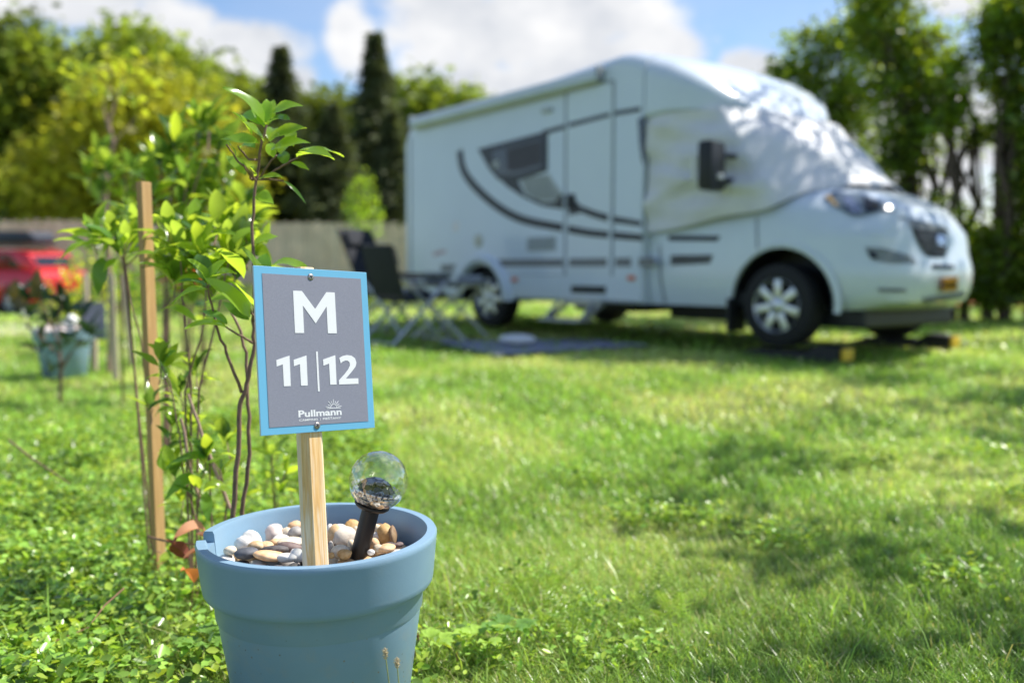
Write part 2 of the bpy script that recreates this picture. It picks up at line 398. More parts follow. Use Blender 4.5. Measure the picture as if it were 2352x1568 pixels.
world = bpy.data.worlds.new('World'); scene.world = world; world.use_nodes = True
def build_world():
    nt = world.node_tree; bg = nt.nodes['Background']
    sky = nt.nodes.new('ShaderNodeTexSky'); sky.sky_type = 'NISHITA'; sky.sun_disc = False
    sky.sun_elevation = SUN_EL; sky.sun_rotation = math.atan2(SUN_AZ[0], SUN_AZ[1])
    sky.air_density = 1.0; sky.dust_density = 0.4; sky.ozone_density = 1.6
    L = nt.links.new
    tc = nt.nodes.new('ShaderNodeTexCoord'); sx = nt.nodes.new('ShaderNodeSeparateXYZ'); L(tc.outputs['Generated'], sx.inputs[0])
    def mth(op, a, b=None, c=None):
        n = nt.nodes.new('ShaderNodeMath'); n.operation = op
        for i, q in enumerate((a, b, c)):
            if q is None: continue
            if isinstance(q, (int, float)): n.inputs[i].default_value = q
            else: L(q, n.inputs[i])
        return n.outputs[0]
    az = mth('ARCTAN2', sx.outputs[0], sx.outputs[1]); el = mth('ARCSINE', sx.outputs[2])
    # cumulus banks: (azimuth, elevation, half-width, half-height) in degrees
    banks = [(1.5, 12.5, 8.6, 3.4), (-3.6, 12.2, 4.2, 3.6), (-9.0, 11.5, 1.6, 2.2), (7.8, 10.5, 2.8, 2.6), (2.0, 9.0, 8, 1.9), (-4, 14.5, 3.4, 2.4), (4.5, 15.5, 6, 2.6),
             (-15.0, 10.6, 4.2, 1.7), (-18.5, 11.8, 2.6, 1.6), (-12.6, 9.2, 1.8, 1.5), (-22.5, 12.7, 3.6, 1.4), (-27, 12.6, 3.2, 1.5),
             (13.3, 9.3, 2.2, 1.6), (24.5, 13.2, 3.4, 1.6), (22, 6.0, 6, 4.5), (33, 9, 5, 3), (-40, 14, 9, 4), (46, 18, 10, 6), (-70, 24, 14, 7), (140, 22, 18, 7)]
    f = None
    for a, e, ra, re in banks:
        da = mth('DIVIDE', mth('SUBTRACT', az, math.radians(a)), math.radians(ra))
        de = mth('DIVIDE', mth('SUBTRACT', el, math.radians(e)), math.radians(re))
        v = mth('SUBTRACT', 1.0, mth('ADD', mth('MULTIPLY', da, da), mth('MULTIPLY', de, de)))
        v = mth('MAXIMUM', v, -1.0)
        f = v if f is None else mth('SMOOTH_MAX', f, v, 0.35)
    cb = nt.nodes.new('ShaderNodeCombineXYZ'); L(az, cb.inputs[0]); L(mth('MULTIPLY', el, 1.5), cb.inputs[1])
    nz = nt.nodes.new('ShaderNodeTexNoise'); nz.inputs['Scale'].default_value = 16; nz.inputs['Detail'].default_value = 8; nz.inputs['Roughness'].default_value = 0.6
    L(cb.outputs[0], nz.inputs['Vector'])
    field = mth('ADD', f, mth('MULTIPLY', mth('SUBTRACT', nz.outputs['Fac'], 0.5), 2.6))
    mr = nt.nodes.new('ShaderNodeMapRange'); mr.interpolation_type = 'SMOOTHSTEP'
    mr.inputs[1].default_value = -0.30; mr.inputs[2].default_value = 0.65; L(field, mr.inputs[0])
    # thin veil that thickens toward the horizon
    n2 = nt.nodes.new('ShaderNodeTexNoise'); n2.inputs['Scale'].default_value = 6; n2.inputs['Detail'].default_value = 6
    L(cb.outputs[0], n2.inputs['Vector'])
    veil = mth('MULTIPLY', mth('SUBTRACT', n2.outputs['Fac'], 0.36), 0.6)
    cover = mth('MINIMUM', mth('MAXIMUM', mth('ADD', mr.outputs[0], veil), 0.0), 1.0)
    # cloud tone: bright tops, greyer bellies
    n3 = nt.nodes.new('ShaderNodeTexNoise'); n3.inputs['Scale'].default_value = 9; n3.inputs['Detail'].default_value = 5; L(cb.outputs[0], n3.inputs['Vector'])
    cr = nt.nodes.new('ShaderNodeValToRGB'); cr.color_ramp.elements[0].position = 0.35; cr.color_ramp.elements[1].position = 0.62
    K = 0.72 / 0.085
    cr.color_ramp.elements[0].color = (0.70 * K, 0.735 * K, 0.80 * K, 1); cr.color_ramp.elements[1].color = (1.02 * K, 1.02 * K, 1.03 * K, 1)
    L(n3.outputs['Fac'], cr.inputs[0])
    tn = nt.nodes.new('ShaderNodeMix'); tn.data_type = 'RGBA'; tn.blend_type = 'MULTIPLY'; tn.inputs['Factor'].default_value = 1
    L(sky.outputs[0], tn.inputs['A']); tn.inputs['B'].default_value = (1.15, 1.25, 1.42, 1)
    mx = nt.nodes.new('ShaderNodeMix'); mx.data_type = 'RGBA'
    L(cover, mx.inputs['Factor']); L(tn.outputs['Result'], mx.inputs['A']); L(cr.outputs[0], mx.inputs['B'])
    L(mx.outputs['Result'], bg.inputs['Color']); bg.inputs['Strength'].default_value = 0.085
build_world()

cam = bpy.data.cameras.new('camera'); co = bpy.data.objects.new('camera', cam); COL.objects.link(co)
co.location = (0, 0, CAM_H); co.rotation_euler = (PI / 2 - PITCH, 0, 0)
cam.lens = 35; cam.sensor_width = 36; cam.clip_start = 0.05; cam.clip_end = 3000
cam.dof.use_dof = True; cam.dof.focus_distance = 1.82; cam.dof.aperture_fstop = 1.85; cam.dof.aperture_blades = 9
scene.camera = co
scene.view_settings.view_transform = 'Standard'; scene.view_settings.look = 'None'
scene.view_settings.exposure = 0; scene.view_settings.gamma = 1
scene.render.engine = 'CYCLES'
cy = scene.cycles
cy.max_bounces = 8; cy.diffuse_bounces = 2; cy.glossy_bounces = 3; cy.transmission_bounces = 8; cy.transparent_max_bounces = 6
cy.caustics_reflective = False; cy.caustics_refractive = True; cy.sample_clamp_indirect = 6
cy.use_denoising = True
try: cy.denoiser = 'OPENIMAGEDENOISE'
except Exception: pass
scene.render.film_transparent = False
cy.film_exposure = 1.38

# ================================================================== lawn and far ground
def build_lawn():
    xs = np.concatenate([[-600, -300, -150, -90, -60], np.linspace(-45, 30, 101), [45, 70, 120, 300, 600]])
    ys = np.concatenate([[-300, -60, -20, -5], np.linspace(-2, 48, 101), [60, 90, 150, 300, 900]])
    X, Y = np.meshgrid(xs, ys); Z = gz(X, Y)
    v = np.stack([X, Y, Z], -1).reshape(-1, 3); nx, ny = len(xs), len(ys)
    i, j = np.meshgrid(np.arange(nx - 1), np.arange(ny - 1)); a = (j * nx + i).ravel()
    f = np.stack([a, a + 1, a + nx + 1, a + nx], -1).ravel()
    me = np_mesh('lawn', v, f, np.full(len(a), 4), smooth=True)
    tag(link_mesh('lawn', me, M['lawn']), kind='structure')
build_lawn()

def strip_sheet(name, pts_l, pts_r, m, dz=0.012):
    mb = MB(); n = len(pts_l)
    vs = [(x, y, gzf(x, y) + dz) for x, y in pts_l] + [(x, y, gzf(x, y) + dz) for x, y in pts_r]
    mb.add(vs, [(i, i + 1, n + i + 1, n + i) for i in range(n - 1)])
    return tag(mb.build(name, m), kind='structure')
xs_ = np.linspace(-45, -5.4, 40)
strip_sheet('path', [(x, 10.7 + 0.05 * (x + 6)) for x in xs_], [(x, 12.6 + 0.05 * (x + 6)) for x in xs_], M['path'])
xs_ = np.linspace(3.2, 40, 30)
strip_sheet('clay_road', [(x, 16.2 + 0.02 * x) for x in xs_], [(x, 18.6 + 0.02 * x) for x in xs_], M['clay_track'], 0.02)

# ------------------------------------------------------------------ grass
def patch(x, y):
    """smooth 0..1 field shared by colour and density of the grass"""
    v = (np.sin(1.9 * x + 0.7 * y + 0.3) + np.sin(-1.1 * x + 2.3 * y + 1.9) + 0.7 * np.sin(4.3 * x + 1.7 * y) + 0.6 * np.sin(3.1 * y - 3.7 * x + 0.6) + 0.4 * np.sin(9 * x + 7 * y))
    return 0.5 + v / 7.4

def scatter(n, y0, y1, k, margin):
    y = y0 + (y1 - y0) * rng.random(n) ** k
    x = (rng.random(n) * 2 - 1) * (0.56 * y + margin)
    return x, y

def blades(parts):
    V, T = [], []
    for n, y0, y1, k, margin, L0, L1, w, keep in parts:
        x, y = scatter(n, y0, y1, k, margin)
        p = patch(x, y)
        ok = rng.random(n) < keep(x, y, p)
        x, y, p = x[ok], y[ok], p[ok]; n = len(x)
        z = gz(x, y)
        L = (L0 + (L1 - L0) * rng.random(n) ** 1.6) * (1.15 - 0.45 * p)
        az = rng.random(n) * 2 * PI
        lean = 0.35 + 1.05 * rng.random(n)            # strong lean: a tangled, trodden lawn
        curl = rng.random(n) * 0.9
        dx, dy = np.cos(az), np.sin(az); ww = w * (0.6 + 0.8 * rng.random(n))
        sx, sy = -dy * ww / 2, dx * ww / 2
        c0, s0 = np.cos(lean), np.sin(lean); c1, s1 = np.cos(lean + curl), np.sin(lean + curl)
        b = np.stack([x, y, z - 0.004], -1)
        m_ = b + np.stack([dx * s0, dy * s0, c0], -1) * (L * 0.5)[:, None]
        t = m_ + np.stack([dx * s1, dy * s1, np.maximum(c1, -0.25)], -1) * (L * 0.5)[:, None]
        sd = np.stack([sx, sy, 0 * sx], -1)
        V.append(np.stack([b - sd, b + sd, m_ + sd * 0.85, m_ - sd * 0.85, t], 1).reshape(-1, 3))
        # colour: fresh green, yellow green, dry straw
        r = rng.random(n)[:, None]; q = np.clip((p - 0.40) * 3.0, 0, 1)[:, None] * np.clip(0.35 + (y - 2.4) * 0.45, 0.35, 1)[:, None]
        green = np.array([1.0, 1.12, 1.05]) * (0.28 + 1.05 * rng.random((n, 1)))
        yel = np.array([1.70, 1.45, 2.1]) * (0.7 + 0.6 * rng.random((n, 1)))
        straw = np.array([2.1, 1.35, 3.8]) * (0.7 + 0.4 * rng.random((n, 1)))
        col = green * (1 - q) + yel * q
        col = np.where(r < 0.06 + 0.27 * q, straw, col)
        col = col * np.clip(0.74 + 0.14 * (y - 2.1), 0.74, 1.0)[:, None]  # blades near the camera tinted darker, painting in the foreground shade
        T.append(np.repeat(col, 5, 0))
    V = np.concatenate(V); T = np.concatenate(T); n = len(V) // 5
    a = np.arange(n) * 5
    f = np.stack([a, a + 1, a + 2, a + 3, a + 3, a + 2, a + 4], -1).ravel()
    sizes = np.tile([4, 3], n)
    return np_mesh('grass', V, f, sizes, T, smooth=True)

one = lambda x, y, p: np.full_like(x, 1.0)
pot_c = Vector((-0.363, 1.82, 0))
clear = lambda x, y: ((x + 0.363) ** 2 + (y - 1.82) ** 2 > 0.19 ** 2)
me = blades([
    (260000, 1.6, 3.1, 0.9, 0.5, 0.025, 0.085, 0.0023, lambda x, y, p: clear(x, y) * (1.0 - 0.55 * np.clip(p - 0.5, 0, 1))),
    (190000, 2.7, 5.0, 0.9, 0.6, 0.03, 0.085, 0.0032, lambda x, y, p: 1.0 - 0.7 * np.clip((p - 0.5) * 2, 0, 1)),
    (150000, 4.6, 9.0, 0.85, 0.8, 0.04, 0.10, 0.0065, lambda x, y, p: 1.0 - 0.75 * np.clip((p - 0.5) * 2, 0, 1)),
    (150000, 8.5, 20.0, 0.85, 1.2, 0.05, 0.11, 0.014, lambda x, y, p: 1.0 - 0.6 * np.clip((p - 0.5) * 2, 0, 1)),
    (2200, 1.95, 2.7, 1.0, 0.3, 0.10, 0.24, 0.0036, lambda x, y, p: clear(x, y) * np.where(x < 0.25, 0.8, 0.12)),
])
tag(link_mesh('grass', me, M['grass']), 'short tangled lawn grass with pale worn patches and sunlit tips', 'grass', kind='stuff')

def leaflets(specs):
    V, T = [], []
    for n, fx, fy, s0, s1, h0, h1 in specs:
        x, y = fx(n), fy(n); z = gz(x, y) + h0 + (h1 - h0) * rng.random(n)
        az = rng.random(n) * 2 * PI; s = s0 + (s1 - s0) * rng.random(n)
        tilt = rng.normal(0, 0.45, n)
        d = np.stack([np.cos(az) * np.cos(tilt), np.sin(az) * np.cos(tilt), np.sin(tilt)], -1)
        roll = rng.normal(0, 0.5, n)
        sd0 = np.stack([-np.sin(az), np.cos(az), 0 * az], -1); up = np.cross(sd0, d) * -1
        sd = sd0 * np.cos(roll)[:, None] + up * np.sin(roll)[:, None]; nn = np.cross(d, sd)
        c = np.stack([x, y, z], -1); S = s[:, None]
        P0 = c; P1 = c + d * S * 0.35 + sd * S * 0.28 + nn * S * 0.07; P2 = c + d * S * 0.78 + sd * S * 0.22 + nn * S * 0.05
        P3 = c + d * S; P4 = c + d * S * 0.78 - sd * S * 0.22 + nn * S * 0.05; P5 = c + d * S * 0.35 - sd * S * 0.28 + nn * S * 0.07
        V.append(np.stack([P0, P1, P2, P3, P4, P5], 1).reshape(-1, 3))
        col = np.array([1.0, 1.12, 1.0]) * (0.3 + 1.0 * rng.random((n, 1)))
        yel = rng.random((n, 1)) < 0.28
        col = np.where(yel, np.array([1.35, 1.2, 0.9]) * (0.8 + 0.4 * rng.random((n, 1))), col)
        T.append(np.repeat(col, 6, 0))
    V = np.concatenate(V); T = np.concatenate(T); n = len(V) // 6; a = np.arange(n) * 6
    f = np.stack([a, a + 1, a + 2, a + 3, a, a + 3, a + 4, a + 5], -1).ravel()
    return np_mesh('ground_cover', V, f, np.full(2 * n, 4), T)
def uni(a, b): return lambda n: a + (b - a) * rng.random(n)
def clump(cs, sp):
    def f(n):
        c = np.array(cs)[rng.integers(0, len(cs), n)]; return c + rng.normal(0, sp, n)
    return f
# broad-leaved weeds fill the bed on the left, and single clumps sit in the lawn
_cx = rng.random(420) * 2.4 - 2.6; _cy = 1.95 + rng.random(420) ** 1.3 * 3.4
_id = rng.integers(0, 420, 52000)
bed_x = _cx[_id] + rng.normal(0, 0.06, 52000); bed_y = _cy[_id] + rng.normal(0, 0.065, 52000)
okb = clear(bed_x, bed_y) & (bed_x < -0.16 * bed_y + 0.15); bed_x, bed_y = bed_x[okb], bed_y[okb]
_dx = np.array([-0.12, -0.02, 0.08, 0.16, 0.30, -0.1, 0.22, 0.05]); _dy = np.array([2.25, 2.15, 2.3, 2.15, 2.2, 2.5, 2.45, 2.7])
_j = rng.integers(0, 8, 1100)
_ex = np.array([0.45, 0.62, 0.85, 1.55, 1.9, 1.25, 2.1, 0.3]); _ey = np.array([3.35, 3.3, 3.05, 4.2, 3.6, 2.7, 4.4, 3.9])
_k = rng.integers(0, 8, 1300)
me = leaflets([(len(bed_x), lambda n: bed_x, lambda n: bed_y, 0.012, 0.036, 0.012, 0.085),
               (1100, lambda n: _dx[_j] + rng.normal(0, 0.05, n), lambda n: _dy[_j] + rng.normal(0, 0.05, n), 0.010, 0.026, 0.01, 0.06),
               (1300, lambda n: _ex[_k] + rng.normal(0, 0.07, n), lambda n: _ey[_k] + rng.normal(0, 0.05, n), 0.015, 0.034, 0.02, 0.075)])
tag(link_mesh('ground_cover', me, M['clover']), 'low broad-leaved weeds and clover growing thick around the planter and shrubs', 'ground cover', kind='stuff')

# feathery yarrow-like fronds right of the pot
def frond(mb, base, az, L, lean):
    d = Vector((math.cos(az) * math.sin(lean), math.sin(az) * math.sin(lean), math.cos(lean))); side = Vector((-math.sin(az), math.cos(az), 0))
    pts = [base + d * (L * t) + Vector((math.cos(az), math.sin(az), -0.6)) * (L * 0.25 * t * t) for t in np.linspace(0, 1, 7)]
    tn = (0.75 + random.random() * 0.5,) * 3
    mb.tube(pts, [0.0011] * 6 + [0.0005], 4, False, tn)
    for i in range(2, 14):
        t = i / 13; p = base + d * (L * t) + Vector((math.cos(az), math.sin(az), -0.6)) * (L * 0.25 * t * t)
        for s in (-1, 1):
            w = L * 0.22 * math.sin(PI * (t * 0.85 + 0.12))
            q = p + side * (s * w) + d * (w * 0.5) + Vector((0, 0, random.uniform(-.2, .2) * w))
            n = d.cross(side).normalized(); o = d * 0.0014
            mb.add([p - o, p + o, q], [(0, 1, 2)], tn)
            for u in (0.45, 0.75):
                r = p.lerp(q, u); e = r + d * (w * 0.30) + n * (w * 0.12 * s); mb.add([r - o * .7, r + o * .7, e], [(0, 1, 2)], tn)
def yarrow():
    specs = [(0.05, 2.55, 26, 'feathery green weed clump growing right of the blue planter'), (0.34, 2.42, 24, 'feathery weed clump in the dark grass, farthest right of the planter'), (0.16, 2.34, 24, 'feathery weed between the planter and the next frond clump')]
    for x, y, n, lab in specs:
        mb = MB()
        for _ in range(n):
            frond(mb, Vector((x + random.gauss(0, .07), y + random.gauss(0, .06), 0)), random.uniform(0, 2 * PI), random.uniform(.09, .16), random.uniform(.3, 1.0))
        o = mb.build('weed_clump', M['clover'], None, tint=True); tag(o, lab, 'weed', 'feathery weeds beside the planter')
yarrow()

# ================================================================== foreground: planter
def planter_mesh(name, R, H, n=96, notch=True, notch_deg=(174, 190)):
    """lathe with a slot cut out of the rim"""
    prof = [(0.66 * R, 0.0), (0.66 * R + .004, 0.004), (0.872 * R, H - 0.103), (0.880 * R, H - 0.090), (0.915 * R, H - 0.096), (0.938 * R, H - 0.096), (0.953 * R, H - 0.091), (0.960 * R, H - 0.082),
            (0.993 * R, H - 0.012), (0.997 * R, H - 0.005), (0.985 * R, H), (0.915 * R, H), (0.902 * R, H - 0.006), (0.86 * R, H - 0.14), (0.80 * R, H - 0.16)]
    a0, a1 = (math.radians(q) for q in notch_deg)
    angs = []
    for j in range(n): angs.append((2 * PI * j / n, 0))
    if notch:
        angs = [(a, 1 if a0 < a < a1 else 0) for a, _ in angs if abs(a - a0) > 0.02 and abs(a - a1) > 0.02]
        angs += [(a0 - 1e-4, 0), (a0 + 1e-4, 1), (a1 - 1e-4, 1), (a1 + 1e-4, 0)]
        angs.sort()
    vs, fs = [], []; k = len(angs); m = len(prof)
    for r, z in prof:
        for a, c in angs:
            zz = min(z, H - 0.021) if c else z
            rr = r
            vs.append((rr * math.cos(a), rr * math.sin(a), zz))
    for i in range(m - 1):
        for j in range(k): fs.append((i * k + j, i * k + (j + 1) % k, (i + 1) * k + (j + 1) % k, (i + 1) * k + j))
    fs.append(tuple(range(k - 1, -1, -1))); fs.append(tuple((m - 1) * k + j for j in range(k)))
    mb = MB().add(vs, fs); return mb.mesh(name, 40)
POT_R, POT_H = 0.2215, 0.402
pot = link_mesh('planter', planter_mesh('planter', POT_R, POT_H), M['planter'])
pot.location = (-0.356, 1.82, 0); pot.rotation_euler = (0, math.radians(-0.8), math.radians(2))
tag(pot, 'blue plastic planter with notched rim, full of pebbles and holding the pitch sign', 'planter')

# ------------------------------------------------------------------ sign on its post
def sign():
    c = [Vector(p) for p in ((-0.4348, 1.6917, 0.8997), (-0.2673, 1.8558, 0.8843), (-0.2550, 1.8045, 0.6016), (-0.4225, 1.6404, 0.6170))]
    ctr = sum(c, Vector()) / 4
    x = ((c[1] - c[0]) + (c[2] - c[3])).normalized(); y = ((c[0] - c[3]) + (c[1] - c[2])).normalized()
    n = x.cross(y).normalized(); y = n.cross(x)
    W = ((c[1] - c[0]).length + (c[2] - c[3]).length) / 2; H = ((c[0] - c[3]).length + (c[1] - c[2]).length) / 2
    R = Matrix((x, y, n)).transposed().to_4x4(); R.translation = ctr
    root = thing('pitch_sign', 'grey and blue campsite pitch sign lettered M 11|12 on a pine post', 'sign'); root.matrix_world = R
    fx = lambda u: (u - 0.5) * W
    fy = lambda v: (v - 0.5) * H
    board = MB().box((0, 0, -0.002), (W, H, 0.004), None, 0.0006).build('board', [M['sign_blue'], M['sign_edge']], root)
    for p in board.data.polygons:
        if abs(p.normal.z) < 0.5 or p.normal.z < 0: p.material_index = 1
    def flat(name, polys, m, z, parent, d=0.0004):
        mb = MB()
        for P_ in polys: mb.prism([(fx(u), fy(v)) for u, v in P_], d, Matrix.Translation((0, 0, z)))
        me = bpy.data.meshes.new(name); me.from_pydata([tuple(v) for v in mb.v], [], mb.f); me.update()
        bm = bmesh.new(); bm.from_mesh(me); bmesh.ops.triangulate(bm, faces=[f for f in bm.faces if len(f.verts) > 4], ngon_method='EAR_CLIP')
        bmesh.ops.recalc_face_normals(bm, faces=bm.faces[:]); bm.to_mesh(me); bm.free()
        return link_mesh(name, me, m, parent)
    face = flat('face_panel', [[(0.0672, 0.0442), (0.9398, 0.0442), (0.9398, 0.9556), (0.0672, 0.9556)]], M['sign_grey'], 0.0002, board)
    zl = 0.0007
    Mp = [(0.3185, 0.8596), (0.3948, 0.8599), (0.5030, 0.7518), (0.6106, 0.8590), (0.687, 0.8594), (0.6874, 0.6025), (0.606, 0.6025), (0.6062, 0.770), (0.5015, 0.6628), (0.3967, 0.7708), (0.3959, 0.6025), (0.3178, 0.6025)]
    flat('letter', [Mp], M['sign_white'], zl, board)
    O = [(0.1497, 0.4400), (0.2617, 0.4660), (0.2600, 0.2833), (0.202, 0.2833), (0.2013, 0.4140), (0.1495, 0.4015)]
    for dx in (0.0, 0.1448, 0.4010): flat('numeral', [[(u + dx, v) for u, v in O]], M['sign_white'], zl, board)
    two = [(0.698, 0.4479), (0.727, 0.4600), (0.7696, 0.4661), (0.8122, 0.4615), (0.8438, 0.4452), (0.8545, 0.4174), (0.8437, 0.3921), (0.8136, 0.367), (0.7805, 0.3422), (0.7487, 0.3183), (0.8643, 0.3182), (0.8639, 0.2830), (0.6829, 0.2830), (0.6829, 0.3081), (0.7382, 0.3466), (0.7744, 0.3763), (0.7914, 0.4), (0.7911, 0.4181), (0.7767, 0.4298), (0.7522, 0.4315), (0.7255, 0.4246), (0.7080, 0.414)]
    flat('numeral', [two], M['sign_white'], zl, board)
    flat('divider_bar', [[(0.4914, 0.2448), (0.5070, 0.2448), (0.5070, 0.4898), (0.4914, 0.4898)]], M['sign_white'], zl, board)
    def text(name, s, u0, u1, v0, v1, bold, cap='H'):
        """text with the built-in font fitted to a box (v0 baseline, v1 cap height)"""
        cu = bpy.data.curves.new(name, 'FONT'); cu.body = s; cu.offset = bold; cu.fill_mode = 'FRONT'; cu.resolution_u = 3
        ob = bpy.data.objects.new(name, cu); COL.objects.link(ob)
        dg = bpy.context.evaluated_depsgraph_get(); me = bpy.data.meshes.new_from_object(ob.evaluated_get(dg)); bpy.data.objects.remove(ob)
        co = np.array([v.co for v in me.vertices]); x0, x1 = co[:, 0].min(), co[:, 0].max()
        capH = 0.70
        bw, bh = (u1 - u0) * W, (v1 - v0) * H
        for v in me.vertices:
            v.co = ((v.co.x - x0) / (x1 - x0) * bw + fx(u0), v.co.y / capH * bh + fy(v0), zl + 0.0002)
        return link_mesh(name, me, M['sign_white'], board)
    text('brand_name', 'Pullmann', 0.3130, 0.6934, 0.0955, 0.1345, 0.030)
    text('place_name', 'CAMPING', 0.3171, 0.4780, 0.0702, 0.0825, 0.022)
    text('place_name', 'PIEŠŤANY', 0.5220, 0.6865, 0.0702, 0.0825, 0.022)
    flat('divider_bar', [[(0.4985, 0.0680), (0.5015, 0.0680), (0.5015, 0.0845), (0.4985, 0.0845)]], M['sign_white'], zl, board)
    # rising-sun emblem: half ring, horizon line and nine rays
    em = MB(); cx, cy0 = fx(0.6242), fy(0.1400)
    def bar(a, b, w):
        a, b = Vector(a), Vector(b); d = (b - a).normalized(); s = Vector((-d.y, d.x)) * w / 2
        em.prism([tuple(a + s), tuple(a - s), tuple(b - s), tuple(b + s)], 0.0004, Matrix.Translation((0, 0, zl)))
    w = 0.0012; r0, r1 = 0.0066, 0.0143
    bar((cx - 0.0145, cy0 - 0.0006), (cx + 0.0145, cy0 - 0.0006), w)
    for k in range(12):
        a, b = PI * k / 12, PI * (k + 1) / 12; bar((cx + r0 * math.cos(a), cy0 + r0 * math.sin(a)), (cx + r0 * math.cos(b), cy0 + r0 * math.sin(b)), w)
    for k in range(9):
        a = math.radians(10 + 20 * k); r = r1 + (0.001 if k % 2 == 0 else -0.0018)
        bar((cx + (r0 + .0018) * math.cos(a), cy0 + (r0 + .0018) * math.sin(a)), (cx + r * 1.1 * math.cos(a), cy0 + r * math.sin(a)), w * 0.85)
    em.build('sun_emblem', M['sign_white'], board)
    # screws with cross recess
    for u, v in ((0.4795, 0.9496), (0.4707, 0.0379)):
        Mt = Matrix.Translation((fx(u), fy(v), 0.0002))
        sc = MB().lathe([(0.0001, 0.0022), (0.0035, 0.0021), (0.0052, 0.0016), (0.0062, 0.0006), (0.0062, -0.001)], 20, Mt).build('screw', M['screw'], board, 50)
        rc = MB(); 
        for a in (0.3, 0.3 + PI / 2):
            rc.box((fx(u), fy(v), 0.0024), (0.0062, 0.0014, 0.0009), Matrix.Rotation(a, 3, 'Z'))
        rc.build('cross_recess', M['screw_slot'], sc)
    # post behind the board: chamfered square pine
    a = 0.0375; ch = 0.0065; h = a / 2
    sec = [(-h + ch, -h), (h - ch, -h), (h, -h + ch), (h, h - ch), (h - ch, h), (-h + ch, h), (-h, h - ch), (-h, -h + ch)]
    pcx = fx(0.463)
    top, bot = H / 2 + 0.004, -0.455
    mb = MB(); vs = []
    for yy in (bot, top):
        for px_, pz in sec: vs.append((pcx + px_, yy, -0.0045 - h + pz))
    k = 8; mb.add(vs, [tuple(range(k)), tuple(range(2 * k - 1, k - 1, -1))] + [(i, k + i, k + (i + 1) % k, (i + 1) % k) for i in range(k)])
    # the grain material runs along local Z, so the post gets its own frame
    F = Matrix.Rotation(-PI / 2, 4, 'X')
    mb.v = [tuple(F.inverted() @ Vector(v)) for v in mb.v]
    post = mb.build('post', M['pine'], root); post.matrix_local = F
sign()

# ------------------------------------------------------------------ pebbles in the planter
def pebble_mesh(rx, ry, rz, seed, rough=0.10, sub=3):
    bm = bmesh.new(); bmesh.ops.create_icosphere(bm, subdivisions=sub, radius=1)
    r = random.Random(seed); ph = [(r.uniform(-2, 2), r.uniform(-2, 2), r.uniform(-2, 2), r.uniform(0, 6)) for _ in range(5)]
    for v in bm.verts:
        p = v.co; d = sum(math.sin(a * p.x * 1.6 + b * p.y * 1.6 + c * p.z * 1.6 + e) for a, b, c, e in ph) / 5
        d2 = math.sin(7 * p.x + ph[0][3]) * math.sin(6 * p.y + ph[1][3]) * math.sin(8 * p.z + ph[2][3])
        k = 1 + rough * 1.7 * d + rough * 0.35 * d2
        v.co = Vector((p.x * rx, p.y * ry, p.z * rz)) * k
    me = bpy.data.meshes.new('pebble'); bm.to_mesh(me); bm.free()
    me.polygons.foreach_set('use_smooth', np.ones(len(me.polygons), bool)); return me

